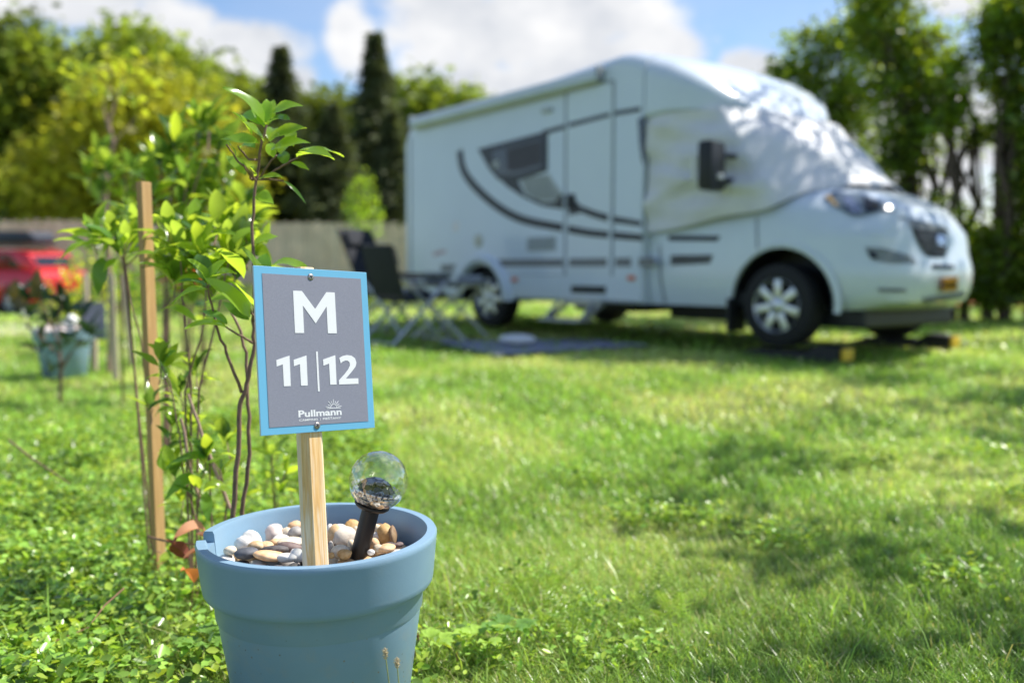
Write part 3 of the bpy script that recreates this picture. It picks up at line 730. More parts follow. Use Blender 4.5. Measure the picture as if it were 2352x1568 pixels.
def pebbles():
    G = 'pebbles filling the blue planter'
    k = 0.4337
    # zoom-picture centre, half sizes, stone, roughness, label
    L = [(545, 975, 92, 70, 'white', .22, 'large rough white pebble, second from the rim notch'),
         (370, 1062, 55, 36, 'cream', .08, 'smooth cream pebble against the rim just right of the notch'),
         (520, 1088, 100, 40, 'slate', .06, 'flat dark slate pebble at the left front of the planter'),
         (765, 912, 85, 72, 'pink', .18, 'angular pinkish white pebble against the back left wall of the planter'),
         (625, 1032, 75, 46, 'tan', .12, 'tan pebble tucked right of the rough white one'),
         (705, 1030, 60, 38, 'orange', .12, 'pale orange pebble behind the charcoal oval stone'),
         (785, 1062, 122, 40, 'charcoal', .05, 'charcoal oval pebble left of the post'),
         (925, 1038, 105, 44, 'purple', .05, 'purple brown pebble touching the post on its left'),
         (795, 988, 55, 30, 'tan', .06, 'small round beige pebble above the charcoal oval'),
         (840, 962, 72, 28, 'white', .05, 'flat white pebble right of the pinkish angular one'),
         (890, 906, 48, 46, 'cream', .10, 'upright cream pebble behind the flat white one'),
         (975, 896, 58, 46, 'grey', .08, 'pale grey pebble touching the back left of the post'),
         (968, 832, 52, 36, 'orange', .08, 'orange pebble at the top of the heap behind the post'),
         (925, 985, 120, 36, 'cream', .06, 'long cream slab of stone behind the purple pebble'),
         (740, 1112, 140, 38, 'orange', .05, 'long orange tan pebble along the front rim'),
         (890, 1128, 95, 34, 'white', .12, 'white pebble at the front rim beside the orange slab'),
         (985, 1112, 66, 50, 'white', .14, 'pitted off-white pebble in front of the post foot'),
         (1335, 935, 66, 92, 'tan', .06, 'upright tan pebble right of the post'),
         (1412, 942, 106, 74, 'rust', .14, 'large white pebble with rusty patches between post and lamp'),
         (1382, 862, 62, 36, 'white', .06, 'white round pebble behind the rusty one'),
         (1485, 838, 66, 54, 'ochre', .22, 'lumpy ochre pebble at the back left of the lamp stem'),
         (1385, 1072, 76, 54, 'cream', .05, 'smooth creamy round pebble before the lamp, lower of two'),
         (1428, 1098, 60, 38, 'ochre', .10, 'ochre pebble at the front rim left of the lamp stem'),
         (1488, 1022, 36, 50, 'cream', .06, 'narrow cream pebble touching the lamp stem on the left'),
         (1698, 1006, 44, 54, 'orange', .05, 'egg shaped orange beige pebble right of the lamp stem'),
         (1722, 866, 50, 44, 'cream', .10, 'cream pebble behind the lamp stem on its right'),
         (1717, 932, 36, 30, 'white', .12, 'small white pebble between lamp stem and ochre stone'),
         (1810, 920, 72, 92, 'ochre', .16, 'large pitted ochre pebble at the right of the heap'),
         (1872, 930, 34, 80, 'brown', .08, 'brown pebble leaning behind the large ochre one'),
         (1752, 846, 42, 26, 'brown', .08, 'small brown pebble at the back of the heap by the wall'),
         (1812, 1042, 76, 32, 'orange', .06, 'flat pale orange pebble at the right front rim'),
         (1922, 1010, 42, 22, 'purple', .08, 'small purple grey pebble farthest right in the planter'),
         (1842, 1016, 50, 22, 'charcoal', .08, 'small dark pebble behind the flat pale orange one'),
         (1670, 1078, 32, 24, 'white', .06, 'small white pebble at the front foot of the lamp stem'),
         (1742, 1042, 46, 28, 'cream', .06, 'small cream pebble beside the flat pale orange one'),
         (1300, 1030, 24, 46, 'grey', .06, 'thin grey pebble touching the post on its right'),
         (1302, 1110, 28, 26, 'ochre', .08, 'small ochre pebble at the right front corner of the post'),
         (1532, 884, 32, 42, 'cream', .06, 'pale pebble half hidden by the lamp stem'),
         (1286, 872, 26, 42, 'white', .06, 'white pebble peeking out behind the right side of the post'),
         (1150, 850, 60, 40, 'cream', .06, 'cream pebble hidden directly behind the post')]
    cz = POT_H - 0.038
    for i, (cx, cy, hx, hy, kind, rough, lab) in enumerate(L):
        hx *= 1.10; hy *= 1.14; rough *= 1.35
        u, v = (760 + cx * k) / 1.7415, (1740 + cy * k) / 1.7415
        z = cz + (0.006 if cy < 900 else 0.0)
        p = on_z(u, v, z); sc = (p - Vector((0, 0, CAM_H))).length / FPX * k / 1.7415
        rx, rz = hx * sc, hy * sc * 1.05
        d = Vector((p.x - pot_c.x, p.y - pot_c.y)); lim = POT_R * 0.865 - max(rx, rz) * 0.75
        if d.length > lim: d *= lim / d.length; p.x, p.y = pot_c.x + d.x, pot_c.y + d.y
        o = link_mesh('pebble', pebble_mesh(rx, max(rx, rz) * 0.85, rz, i, rough), P[kind]); o.location = p
        o.rotation_euler = (random.uniform(-.3, .3), random.uniform(-.12, .12), random.uniform(-.35, .35) + 0.15)
        tag(o, lab, 'pebble', G)
    # lower layer seen only through the gaps
    kinds = ['cream', 'tan', 'grey', 'white', 'brown', 'charcoal']
    base = [pebble_mesh(.024, .02, .015, 100 + q, .10, 2) for q in range(6)]
    for q, me in enumerate(base): me.materials.append(P[kinds[q]])
    pts = []
    for _ in range(4000):
        r = POT_R * 0.80 * math.sqrt(random.random()); t = random.uniform(0, 2 * PI); q = Vector((r * math.cos(t), r * math.sin(t)))
        if all((q - w).length > 0.033 for w in pts): pts.append(q)
    for i, q in enumerate(pts):
        o = bpy.data.objects.new('pebble', base[i % 6]); COL.objects.link(o)
        o.location = (pot_c.x + q.x, pot_c.y + q.y, cz - 0.026 + random.uniform(-.004, .004)); o.rotation_euler = (random.uniform(-.4, .4), random.uniform(-.4, .4), random.uniform(0, 6))
        tag(o, 'small pebble of the lower layer, mostly hidden under the larger stones', 'pebble', G)
pebbles()

# ------------------------------------------------------------------ solar lamp with a crackle-glass globe
def globe_lamp(base, ctr, r, name='solar_lamp', label='solar garden lamp with clear crackle glass globe on a black stem', detail=True):
    ax = (ctr - base).normalized(); R = ax.to_track_quat('Z', 'Y').to_matrix().to_4x4(); R.translation = base
    L = (ctr - base).length
    root = thing(name, label, 'lamp'); root.matrix_world = R
    MB().lathe([(0.0001, -0.10), (r * .30, -0.10), (r * .30, L - r * 1.02), (r * .28, L - r * 1.0), (0.0001, L - r)], 24).build('stem', M['stem_black'], root, 40)
    MB().lathe([(r * .30, L - r * 1.03), (r * .50, L - r * .99), (r * .60, L - r * .90), (r * .60, L - r * .84), (r * .56, L - r * .82), (0.0001, L - r * .82)], 32).build('collar', M['stem_black'], root, 40)
    Mc = Matrix.Translation((0, 0, L))
    if detail:
        n = 40; prof = []
        for i in range(n + 1):
            a = -PI / 2 + 0.62 + (PI - 0.62) * i / n; prof.append((max(r * math.cos(a), 1e-4), r * math.sin(a)))
        inner = [(max(q * .90, 1e-4), z * .90) for q, z in reversed(prof)]
        MB().lathe(prof, 64, Mc).build('glass_globe', M['glass'], root, 80)
        # faceted reflector ring in the lower part and the dark cell cluster that shows through
        ring = MB(); 
        for j in range(26):
            a = 2 * PI * j / 26; 
            for zz, rr, s in ((-0.62, 0.66, .17), (-0.47, .755, .17), (-0.33, .82, .14)):
                ring.box((r * rr * math.cos(a + zz), r * rr * math.sin(a + zz), L + r * zz), (r * .03, r * s, r * .13), Matrix.Rotation(a + zz, 3, 'Z') @ Matrix.Rotation(0.75, 3, 'Y'))
        ring.build('reflector_ring', M['mirror_ring'], root)
        cl = MB(); MB_hex = [(math.cos(PI / 3 * q), math.sin(PI / 3 * q)) for q in range(6)]
        for ringi, (rr, zz, cnt, tilt) in enumerate(((0.0, 0.12, 1, 0.0), (0.28, 0.06, 6, 0.40), (0.52, -0.12, 12, 0.85), (0.56, -0.36, 12, 1.25))):
            for j in range(cnt):
                a = 2 * PI * j / max(cnt, 1) + ringi * .4; c_ = Vector((r * rr * math.cos(a), r * rr * math.sin(a), L + r * (zz - .10)))
                Q = Matrix.Translation(c_) @ Matrix.Rotation(a, 4, 'Z') @ Matrix.Rotation(tilt, 4, 'Y')
                cl.prism([(x * r * .15, y * r * .15) for x, y in MB_hex], r * .05, Q)
        cl.build('solar_cell', M['cell'], root)
        MB().lathe([(r * .48, L - r * .82), (r * .50, L - r * .40), (r * .3, L - r * .16), (0.0001, L - r * .12)], 24).build('inner_housing', M['stem_black'], root, 40)
    else:
        MB().lathe([(max(r * math.cos(a), 1e-4), L + r * math.sin(a)) for a in np.linspace(-PI / 2, PI / 2, 20)], 24).build('glass_globe', M['sign_white'], root, 80)
    return root
k = 0.4337
zz = lambda x, y: ((760 + x * k) / 1.7415, (1740 + y * k) / 1.7415)
lb = on_z(*zz(1558, 1110), POT_H - 0.05)
gc = at(*zz(1738, 398), lb.y - 0.005)
globe_lamp(lb, gc - Vector((0, 0, .004)), 0.0555)

# ------------------------------------------------------------------ timber stake
def stake_at(name, lab, base_uv, top_uv, Y, w, d, m, group=None, rot=0.25):
    b = at(*base_uv, Y); b.z = gzf(b.x, b.y) - 0.05; t = at(*top_uv, Y)
    ax = t - b; root_mb = MB().box((0, 0, ax.length / 2), (w, d, ax.length), None, 0.0015)
    o = root_mb.build(name, m); q = ax.to_track_quat('Z', 'Y'); o.rotation_euler = (q.to_matrix() @ Matrix.Rotation(rot, 3, 'Z')).to_euler(); o.location = b
    return tag(o, lab, 'stake', group)
stake_at('timber_stake', 'tall square brown timber stake left of the sign, striped by leaf shadows', (366, 1290), (330, 418), 2.75, 0.036, 0.020, M['stake'], rot=2.72)

# ================================================================== shrubs
def leaf(mb, base, tip, w=None, up=None, droop=0.12, fold=0.22, tint=(1, 1, 1), twist=0.0):
    base, tip = Vector(base), Vector(tip); d = tip - base; L = d.length
    if L < 1e-5: return
    d = d / L
    w = w or L * 0.36
    up = Vector(up) if up is not None else Vector((random.gauss(0, .35), random.gauss(0, .35), 1))
    s = d.cross(up)
    if s.length < 1e-3: s = d.cross(Vector((1, 0, 0)))
    s.normalize(); n = s.cross(d).normalized()
    if twist: 
        R = Matrix.Rotation(twist, 3, d); s = R @ s; n = R @ n
    N = 8; vs = []; cols = []
    for i in range(N + 1):
        t = i / N
        prof = math.sin(PI * min(1, t ** 0.85)) ** 0.75 * (1 - 0.28 * t) if 0 < t < 1 else 0.0
        if t < 0.10: prof *= 0.45
        c = base + d * (L * t) + n * (L * droop * (4 * t * (1 - t)) * 0.5) - Vector((0, 0, 1)) * (L * droop * 0.5 * t * t)
        h = w / 2 * prof * 1.12 + 0.0006
        wav = 0.06 * w * math.sin(t * 9 + L * 300)
        vs += [c + s * h + n * (h * fold * 2 + wav), c, c - s * h + n * (h * fold * 2 - wav)]
        cols.append(1)
    fs = []
    for i in range(N):
        a = i * 3; fs += [(a, a + 1, a + 4, a + 3), (a + 1, a + 2, a + 5, a + 4)]
    mb.add(vs, fs, tint)

def ltint(dark=0.15):
    r = random.random()
    if r < dark: k = random.uniform(.38, .6); return (k * .75, k * .95, k * 1.15)
    if r < 0.45: k = random.uniform(.95, 1.3); return (k * 1.15, k * 1.05, k * .7)
    k = random.uniform(.7, 1.1); return (k, k, k)

def whorl(mb, c, n, L, spread=1.0, up=(0, 0, 1), dark=0.15):
    c = Vector(c); up = Vector(up).normalized()
    for i in range(n):
        a = i * 2.39996 + random.uniform(-.35, .35); e = random.uniform(-0.15, 1.05) if i > 2 else random.uniform(.7, 1.3)
        d = Vector((math.cos(a) * math.cos(e), math.sin(a) * math.cos(e), math.sin(e))) * spread
        l = L * random.uniform(.65, 1.15); b = c + d * (L * .10) - up * (L * random.uniform(0, .5)) * (1.0 if i > 3 else .2)
        leaf(mb, b, b + d.normalized() * l, l * random.uniform(.25, .40), None, random.uniform(.05, .35), random.uniform(.08, .3), ltint(dark))

class Shrub:
    def __init__(s): s.st, s.lf, s.pale = MB(), MB(), MB()
    def stem(s, pts, r0, r1, pale=False):
        P_ = []
        for i in range(len(pts) - 1):
            for k in range(4): 
                q = Vector(pts[i]).lerp(Vector(pts[i + 1]), k / 4); P_.append(q + Vector((random.gauss(0, .0012), random.gauss(0, .0012), 0)))
        P_.append(Vector(pts[-1])); n = len(P_)
        (s.pale if pale else s.st).tube(P_, [r0 + (r1 - r0) * i / (n - 1) for i in range(n)], 7)
    def done(s, name, label, base, group, leafmat='leaf_a', cat='shrub'):
        root = thing(name, label, cat, base, 0, group); bv = Vector(base)
        for mb, nm, m in ((s.st, 'stems', M['stem']), (s.pale, 'pale_stem', M['stem_pale']), (s.lf, 'foliage', M[leafmat])):
            if mb.v:
                mb.v = [tuple(Vector(v) - bv) for v in mb.v]; mb.build(nm, m, root, 60, tint=(nm == 'foliage'))
        return root
GS = 'young laurel shrubs planted along the pitch edge'
def z4(x, y): return ((300 + .606 * x) / 1.7415, (300 + .606 * y) / 1.7415)

def front_shrub():
    S = Shrub(); Y = 2.16
    A = lambda u, v, dy=0: at(u, v, Y + dy)
    def g(u, dy=0.0):
        p = at(u, 1230, Y + dy); p.z = -0.02; return p
    S.stem([g(532), A(533, 1180), A(546, 1043), A(550, 929), A(568, 883), A(582, 810), A(584, 736), A(584, 620, .02), A(579, 517, .02), A(589, 415, .02), A(601, 330), A(612, 287)], .0062, .0024)
    S.stem([g(556, .04), A(557, 1176, .04), A(573, 1043, .04), A(571, 929, .04), A(566, 810, .05), A(545, 745, .06), A(527, 700, .08)], .0056, .0026)
    S.stem([A(555, 901), A(522, 810, -.03), A(495, 750, -.05), A(477, 654, -.05)], .0038, .0022)
    S.stem([A(580, 787), A(548, 768, -.04), A(518, 750, -.06)], .0030, .0018)
    S.stem([A(584, 736), A(576, 712, -.05)], .003, .002)
    # twigs under the top whorl
    for pl in ([(1215, 690), (1270, 600), (1330, 530)], [(1228, 682), (1330, 625), (1400, 585), (1480, 535)], [(1195, 700), (1120, 610), (1050, 540), (1000, 460)], [(1170, 695), (1140, 640), (1110, 590)], [(1210, 690), (1290, 690), (1375, 700)], [(1215, 560), (1150, 560), (1075, 470)]):
        S.stem([A(*z4(*q), .02 - .03 * i) for i, q in enumerate(pl)], .0027, .0016)
    # leaves of the top whorl, measured one by one: base, tip, depth at base and tip, width factor, tone
    T = [((1262, 325), (975, 50), 0, -.06, .34, 0), ((1266, 330), (1268, 145), 0, .03, .42, 0), ((1272, 330), (1312, 150), .01, .06, .30, 0), ((1288, 262), (1506, 185), 0, -.03, .40, 0),
         ((1288, 312), (1420, 282), 0, -.05, .38, 1), ((1252, 330), (1100, 250), 0, .05, .40, 2), ((1165, 395), (1030, 228), 0, -.05, .30, 0), ((1246, 440), (1105, 300), -.02, -.07, .42, 0),
         ((1278, 432), (1528, 332), -.02, -.06, .36, 0), ((1284, 502), (1555, 425), -.02, -.06, .32, 0), ((1215, 450), (962, 408), 0, .03, .30, 0), ((1290, 440), (1308, 335), 0, .06, .40, 0),
         ((1440, 472), (1430, 352), -.02, .02, .44, 0), ((1358, 525), (1442, 440), 0, .05, .5, 0), ((1462, 542), (1712, 532), -.04, -.09, .36, 0), ((1480, 500), (1775, 518), -.03, .03, .30, 0),
         ((1428, 580), (1545, 622), -.03, -.03, .40, 0), ((1182, 665), (1150, 600), 0, -.02, .75, 0), ((1212, 690), (1378, 663), 0, -.05, .24, 0), ((1380, 700), (1522, 832), 0, .01, .12, 1),
         ((1194, 800), (1312, 842), -.01, -.02, .75, 0), ((1060, 535), (1000, 430), 0, -.03, .36, 1), ((1130, 660), (1000, 520), 0, .05, .30, 0), ((1190, 480), (1080, 470), 0, .05, .36, 2),
         ((1250, 345), (1170, 150), 0, .05, .34, 0), ((1400, 590), (1360, 500), 0, .05, .40, 1), ((1310, 545), (1290, 440), 0, .04, .42, 0)]
    for b, t, d0, d1, wf, tone in T:
        p, q = A(*z4(*b), d0), A(*z4(*t), d1); L = (q - p).length
        tn = ((1.12, 1.12, .8), (.42, .55, .62), (.75, .95, 1.1))[tone]; k = random.uniform(.85, 1.15)
        leaf(S.lf, p, q, L * wf, (random.gauss(0, .15), -0.75 + random.gauss(0, .2), .9), random.uniform(.08, .2), random.uniform(.1, .28), tuple(c * k for c in tn))
    # leaves beside the sign (given in the 2352-wide picture)
    T2 = [((574, 728), (470, 632), -.06, -.10, .34, 0), ((586, 714), (521, 636), -.05, -.08, .46, 0), ((572, 735), (512, 690), -.04, -.02, .34, 1), ((520, 752), (424, 748), -.06, -.14, .30, 0), ((522, 744), (458, 708), -.06, -.05, .36, 2),
          ((516, 748), (470, 722), -.05, 0, .34, 0), ((600, 690), (556, 555), 0, -.06, .36, 0), ((560, 640), (485, 560), -.02, -.08, .40, 0), ((600, 650), (612, 575), 0, .03, .5, 2), ((622, 610), (712, 612), .02, -.04, .34, 0),
          ((545, 690), (470, 690), .06, .02, .34, 0), ((530, 700), (500, 640), .06, .02, .36, 1), ((478, 654), (430, 590), -.05, -.10, .40, 0), ((476, 652), (520, 588), -.05, -.03, .40, 0), ((478, 660), (410, 640), -.05, -.08, .34, 1),
          ((480, 665), (395, 690), -.05, -.08, .36, 0), ((476, 650), (455, 575), -.05, 0, .40, 1), ((482, 650), (545, 620), -.05, -.09, .36, 0), ((584, 560), (640, 540), .02, .05, .4, 0), ((582, 640), (650, 655), .02, .06, .4, 0)]
    for b, t, d0, d1, wf, tone in T2:
        p, q = A(*b, d0), A(*t, d1); L = (q - p).length
        tn = ((1.1, 1.1, .8), (.42, .55, .62), (.8, 1.0, 1.15))[tone]; k = random.uniform(.85, 1.15)
        leaf(S.lf, p, q, L * wf, (random.gauss(0, .2), -0.5 + random.gauss(0, .3), .9), random.uniform(.08, .22), random.uniform(.1, .28), tuple(c * k for c in tn))
    S.done('laurel_shrub', 'young laurel shrub beside the sign, its thin leader topped by glossy leaves', g(540), GS)
front_shrub()

def shrub_from(label, base_u, Y, stems, whorls, L=.085, r=.006, pale=(), leafmat='leaf_a', group=GS, name='laurel_shrub', cat='shrub', dark=.15, manual=(), thr=9):
    S = Shrub(); b = at(base_u, 1000, Y); b.z = gzf(b.x, b.y) - .02
    for st in stems:
        pts = [b + Vector((random.gauss(0, .012), random.gauss(0, .012), 0))] + [at(u, v, Y + (q[0] if q else 0)) for u, v, *q in st]
        S.stem(pts, r * .55, r * .26)
    for st in pale:
        S.stem([at(u, v, Y + (q[0] if q else 0)) for u, v, *q in st], r, r * .7, True)
    for u, v, n, dy in whorls:
        c = at(u, v, Y + dy); whorl(S.lf, c, n, L, 1, dark=dark)
        q = at(u + random.uniform(-10, 10), v + 45, Y + dy * .5); S.stem([q, c], r * .35, r * .25)
    for bb, tt, d0, d1, wf, tone in manual:
        p, q = at(*bb, Y + d0), at(*tt, Y + d1); l = (q - p).length
        tn = ((1.1, 1.1, .8), (.42, .55, .62), (.8, 1.0, 1.15))[tone]
        leaf(S.lf, p, q, l * wf, (random.gauss(0, .2), -0.5, .9), random.uniform(.08, .22), random.uniform(.1, .28), tn)
    return S.done(name, label, b, group, leafmat, cat)

shrub_from('leafy laurel shrub between the timber stake and the sign', 430, 2.55, [[(425, 900), (468, 740), (475, 640), (470, 600)], [(440, 880), (420, 700), (415, 600)], [(455, 900), (500, 720), (520, 620), (530, 575)]],
    [(470, 590, 13, 0), (415, 570, 12, .05), (520, 560, 13, .03), (445, 520, 12, .1), (500, 520, 12, .12), (400, 640, 11, .05), (540, 610, 11, .05), (385, 530, 10, .1), (560, 525, 11, .15), (480, 650, 9, .1), (440, 610, 9, .12), (575, 575, 9, .15), (380, 590, 9, .15)], .11,
    manual=[((475, 640), (393, 650), 0, -.05, .36, 0), ((470, 625), (415, 560), 0, -.06, .42, 0), ((478, 630), (510, 570), 0, -.05, .44, 0), ((450, 560), (415, 500), 0, -.04, .46, 1), ((470, 560), (545, 528), 0, -.05, .30, 0), ((370, 715), (452, 722), 0, -.1, .2, 0)])
shrub_from('laurel shrub with a bent leader and leaf tuft left of the timber stake', 345, 2.85, [[(340, 900), (325, 785), (300, 690), (290, 612), (283, 590)], [(290, 612), (330, 570)], [(283, 592), (250, 560), (225, 545)]],
    [(285, 560, 13, 0), (250, 545, 11, .05), (330, 550, 11, .06), (305, 520, 10, .1), (220, 540, 8, .06)], .105,
    manual=[((268, 592), (238, 622), 0, -.03, .42, 0), ((240, 560), (138, 585), 0, -.1, .32, 0), ((262, 555), (190, 508), 0, -.06, .30, 2), ((285, 570), (270, 520), 0, .0, .4, 1), ((228, 548), (160, 540), 0, 0, .3, 0), ((300, 585), (335, 535), 0, 0, .4, 0), ((235, 590), (225, 668), .02, 0, .42, 1)])
shrub_from('low laurel sprigs sprouting between stake and planter', 500, 2.48, [[(480, 1060), (470, 1030)], [(520, 1150), (505, 1080), (478, 1050)], [(420, 1080), (412, 1000), (390, 880), (372, 840)]],
    [(472, 1052, 8, 0), (400, 1085, 7, 0), (372, 838, 9, 0), (415, 900, 8, .1), (460, 1120, 6, -.05), (440, 980, 8, .1), (505, 1090, 7, .1), (395, 980, 7, .1), (350, 930, 7, .2), (420, 1150, 7, .1), (520, 1010, 7, .2), (450, 850, 8, .2)], .085, .005, pale=[[(528, 1168), (480, 1040), (432, 905)], [(470, 1180), (440, 1090), (415, 960)]],
    manual=[((478, 1050), (380, 1068), 0, -.04, .34, 2), ((475, 1052), (505, 985), 0, 0, .46, 2), ((470, 1055), (440, 1000), 0, 0, .34, 2), ((455, 1090), (378, 1140), 0, -.06, .34, 2), ((375, 840), (405, 800), 0, 0, .5, 2), ((470, 1130), (478, 1195), 0, -.04, .4, 2)])
shrub_from('small laurel sprig growing in the grass right behind the planter', 628, 2.75, [[(628, 1120), (625, 1040)], [(632, 1130), (660, 1080)]], [(624, 1045, 7, 0), (655, 1085, 6, .05), (615, 1100, 5, 0), (640, 1130, 6, 0)], .075, .004)
shrub_from('dense laurel shrub with a dark trunk, blurred behind the timber stake', 378, 4.1, [[(375, 830), (378, 640), (385, 500), (400, 420)], [(378, 640), (440, 450), (470, 360)], [(385, 560), (330, 460)], [(380, 700), (540, 560)]],
    [(400, 330, 10, 0), (440, 345, 9, .1), (370, 370, 9, .05), (480, 300, 9, .1), (430, 420, 9, 0), (350, 450, 9, 0), (475, 440, 10, .1), (420, 500, 10, .1), (540, 500, 8, .15), (385, 540, 8, 0), (560, 470, 7, .1), (330, 520, 8, 0), (455, 290, 9, .1), (520, 400, 9, .1), (500, 340, 7, .15), (450, 470, 7, .1), (500, 460, 7, .2), (590, 520, 6, .2), (390, 400, 7, .1), (340, 400, 7, .1), (300, 500, 7, .1), (420, 470, 7, .15), (365, 600, 7, .1), (440, 700, 6, .1)], .15, .012, dark=.25)
shrub_from('laurel shrub half hidden behind the one with a dark trunk, on its left', 285, 6.0, [[(280, 760), (275, 560), (290, 430), (285, 400)], [(275, 560), (240, 420)], [(278, 620), (330, 470)]],
    [(250, 385, 9, 0), (300, 390, 9, .1), (225, 350, 8, 0), (290, 450, 9, .1), (330, 400, 8, .1), (235, 440, 8, 0), (320, 480, 8, .1), (200, 400, 7, 0), (265, 520, 9, 0), (355, 360, 8, .1)], .15, .013, dark=.25)
shrub_from('laurel shrub with reddish young leaves in the middle of the row', 470, 6.8, [[(470, 760), (450, 640), (430, 600)], [(470, 760), (480, 620)], [(460, 700), (400, 560)]], [(440, 640, 9, 0), (480, 600, 9, .1), (405, 590, 8, 0), (520, 590, 8, .1), (545, 540, 8, .1), (590, 540, 7, .1), (350, 620, 8, 0)], .17, .013)
def red_tip():
    S = Shrub(); b = at(430, 800, 6.2); b.z = -.02
    for u, v in ((410, 650), (445, 655), (430, 680), (425, 640)):
        c = at(u, v, 6.2); S.stem([b, c], .01, .004)
        for i in range(8):
            a = i * 2.4; d = Vector((math.cos(a), math.sin(a), random.uniform(0, 1))).normalized(); leaf(S.lf, c, c + d * .13, .05, None, .2, .2, (1.6, .55, .4))
    S.done('photinia_shrub', 'small photinia with coral red young leaves behind the dark trunk', b, None, 'dry')
red_tip()
# the bare-limbed sapling and the dark potted-plant neighbour at the far left
def sapling():
    S = Shrub(); Y = 7.4; b = at(255, 1000, Y); b.z = -.02
    S.stem([b, at(255, 700, Y), at(243, 480, Y), at(245, 380, Y), at(262, 330, Y), at(250, 285, Y), at(262, 240, Y), at(285, 180, Y)], .021, .007, True)
    S.stem([at(245, 380, Y), at(268, 320, Y), at(315, 268, Y)], .011, .004, True); S.stem([at(250, 300, Y), at(238, 250, Y), at(255, 150, Y)], .009, .003, True)
    for u, v, n in ((270, 200, 7), (250, 160, 8), (230, 210, 6), (300, 235, 6), (215, 150, 7), (180, 190, 6), (320, 180, 6), (290, 130, 7), (150, 160, 5), (345, 215, 5)):
        for _ in range(n):
            c = at(u + random.gauss(0, 18), v + random.gauss(0, 18), Y + random.gauss(0, .2)); d = Vector((random.gauss(0, 1), random.gauss(0, 1), random.gauss(-.3, .6))).normalized()
            leaf(S.lf, c, c + d * .09, .045, None, .2, .1, (1.3, 1.1, .6))
    S.done('sapling', 'thin pale-barked sapling with few yellow leaves at the left of the shrub row', b, None, 'leaf_a', 'tree')
sapling()
stake_at('timber_stake', 'short weathered stake propping the sapling, blurred left of the tall stake', (262, 760), (255, 630), 7.0, .055, .04, M['stake_old'])
stake_at('timber_stake', 'weathered stake leaning behind the sapling', (300, 720), (282, 630), 7.8, .05, .04, M['stake_old'])
stake_at('timber_stake', 'pale post standing right of the red car in front of the fence', (197, 720), (196, 628), 8.5, .10, .03, M['stake_old'])

def dark_plant():
    S = Shrub(); Y = 6.0; b = at(140, 1000, Y); b.z = -.02
    for st in ([(140, 860), (135, 740), (140, 690)], [(138, 800), (95, 690), (85, 640)], [(140, 840), (200, 760)], [(138, 820), (60, 740)], [(142, 850), (170, 800), (230, 760)]):
        S.stem([b] + [at(u, v, Y) for u, v in st], .008, .004)
    for u, v, n in ((140, 690, 8), (120, 740, 8), (185, 730, 7), (60, 730, 7), (205, 770, 8), (150, 790, 8), (95, 790, 7), (115, 860, 6), (70, 690, 6), (150, 720, 6), (100, 690, 5), (45, 680, 5)):
        whorl(S.lf, at(u, v, Y + random.gauss(0, .1)), n, .15, dark=.6)
    for p, q in (((85, 690), (88, 612)), ((30, 690), (38, 640)), ((66, 700), (20, 690))):
        leaf(S.lf, at(*p, Y), at(*q, Y), .075, (0, -1, .2), .05, .1, (2.0, .8, .5))
    S.done('dark_shrub', 'dark leaved shrub with red-brown tip leaves before the second blue planter', b, None, 'leaf_dark')
dark_plant()

# second planter further back
p2c = on_z(150, 868, 0.0)
pl2 = link_mesh('planter', pot.data, None); pl2.location = p2c; pl2.rotation_euler = (0, 0, 1.0); pl2.scale = (.97, .97, .90)
tag(pl2, 'second blue planter, far and blurred at the left behind the dark shrub', 'planter')
heap = MB()
def heap_pebbles():
    base = pebble_mesh(.05, .042, .032, 300, .12, 2); base.materials.append(P['pink'])
    for i in range(16):
        o = bpy.data.objects.new('pebble', base); COL.objects.link(o); a = i * 2.4; r = .045 * math.sqrt(i)
        o.location = p2c + Vector((r * math.cos(a), r * math.sin(a), POT_H * .90 - .03 + .03 * (1 - r / .2))); o.rotation_euler = (i, i * .7, i * 1.3)
        tag(o, 'pale pebble in the heap filling the far second planter', 'pebble', 'pebbles in the far second planter')
heap_pebbles()
globe_lamp(p2c + Vector((.04, -.06, POT_H * .9 - .05)), at(163, 738, p2c.y - .06), .05, 'solar_lamp', 'white globe lamp stuck in the far second planter', False)
def small_sign():
    root = thing('pitch_sign', 'grey pitch sign on a short post right of the far second planter', 'sign', on_z(216, 858, 0))
    p = Vector(root.location); t = at(216, 700, p.y) - p
    MB().beam((0, 0, -.05), t * .96, .04, .04).build('post', M['stake_old'], root)
    MB().box(t - Vector((0, .03, .12)), (.19, .01, .27), None, .002).build('board', M['sign_grey'], root)
small_sign()
# orange-yellow ornamental at the car and a yellow-green one by the fence
def bush(label, u, v, Y, r, tintc, n, name='ornamental_bush', size=.07):
    b = at(u, v, Y); h = b.z + r; b.z = gzf(b.x, b.y)
    S = Shrub()
    for _ in range(7): S.stem([b, b + Vector((random.gauss(0, r * .5), random.gauss(0, r * .5), max(.2, (h - b.z)) * random.uniform(.6, .95)))], .012, .004)
    for _ in range(n):
        d = Vector((random.gauss(0, 1), random.gauss(0, 1), random.gauss(0, 1))).normalized() * r * random.random() ** .4
        c = Vector((b.x, b.y, h - r)) + Vector((d.x, d.y, d.z * (h - b.z) / (2 * r) if h - b.z > 2 * r else d.z)); c.z = max(c.z, b.z + .05)
        e = Vector((random.gauss(0, 1), random.gauss(0, 1), random.gauss(0, .7))).normalized(); k = random.uniform(.6, 1.3)
        leaf(S.lf, c, c + e * size * random.uniform(.7, 1.3), size * .5, None, .1, .1, tuple(q * k for q in tintc))
    S.done(name, label, b, None, 'leaf_a', 'bush')
bush('low bush of yellow and orange leaves in front of the red car', 135, 716, 10.0, .18, (1.7, 1.15, .6), 40)
bush('yellow-green bush by the path between car and shrubs', 205, 690, 9.0, .42, (1.9, 1.5, .7), 240)
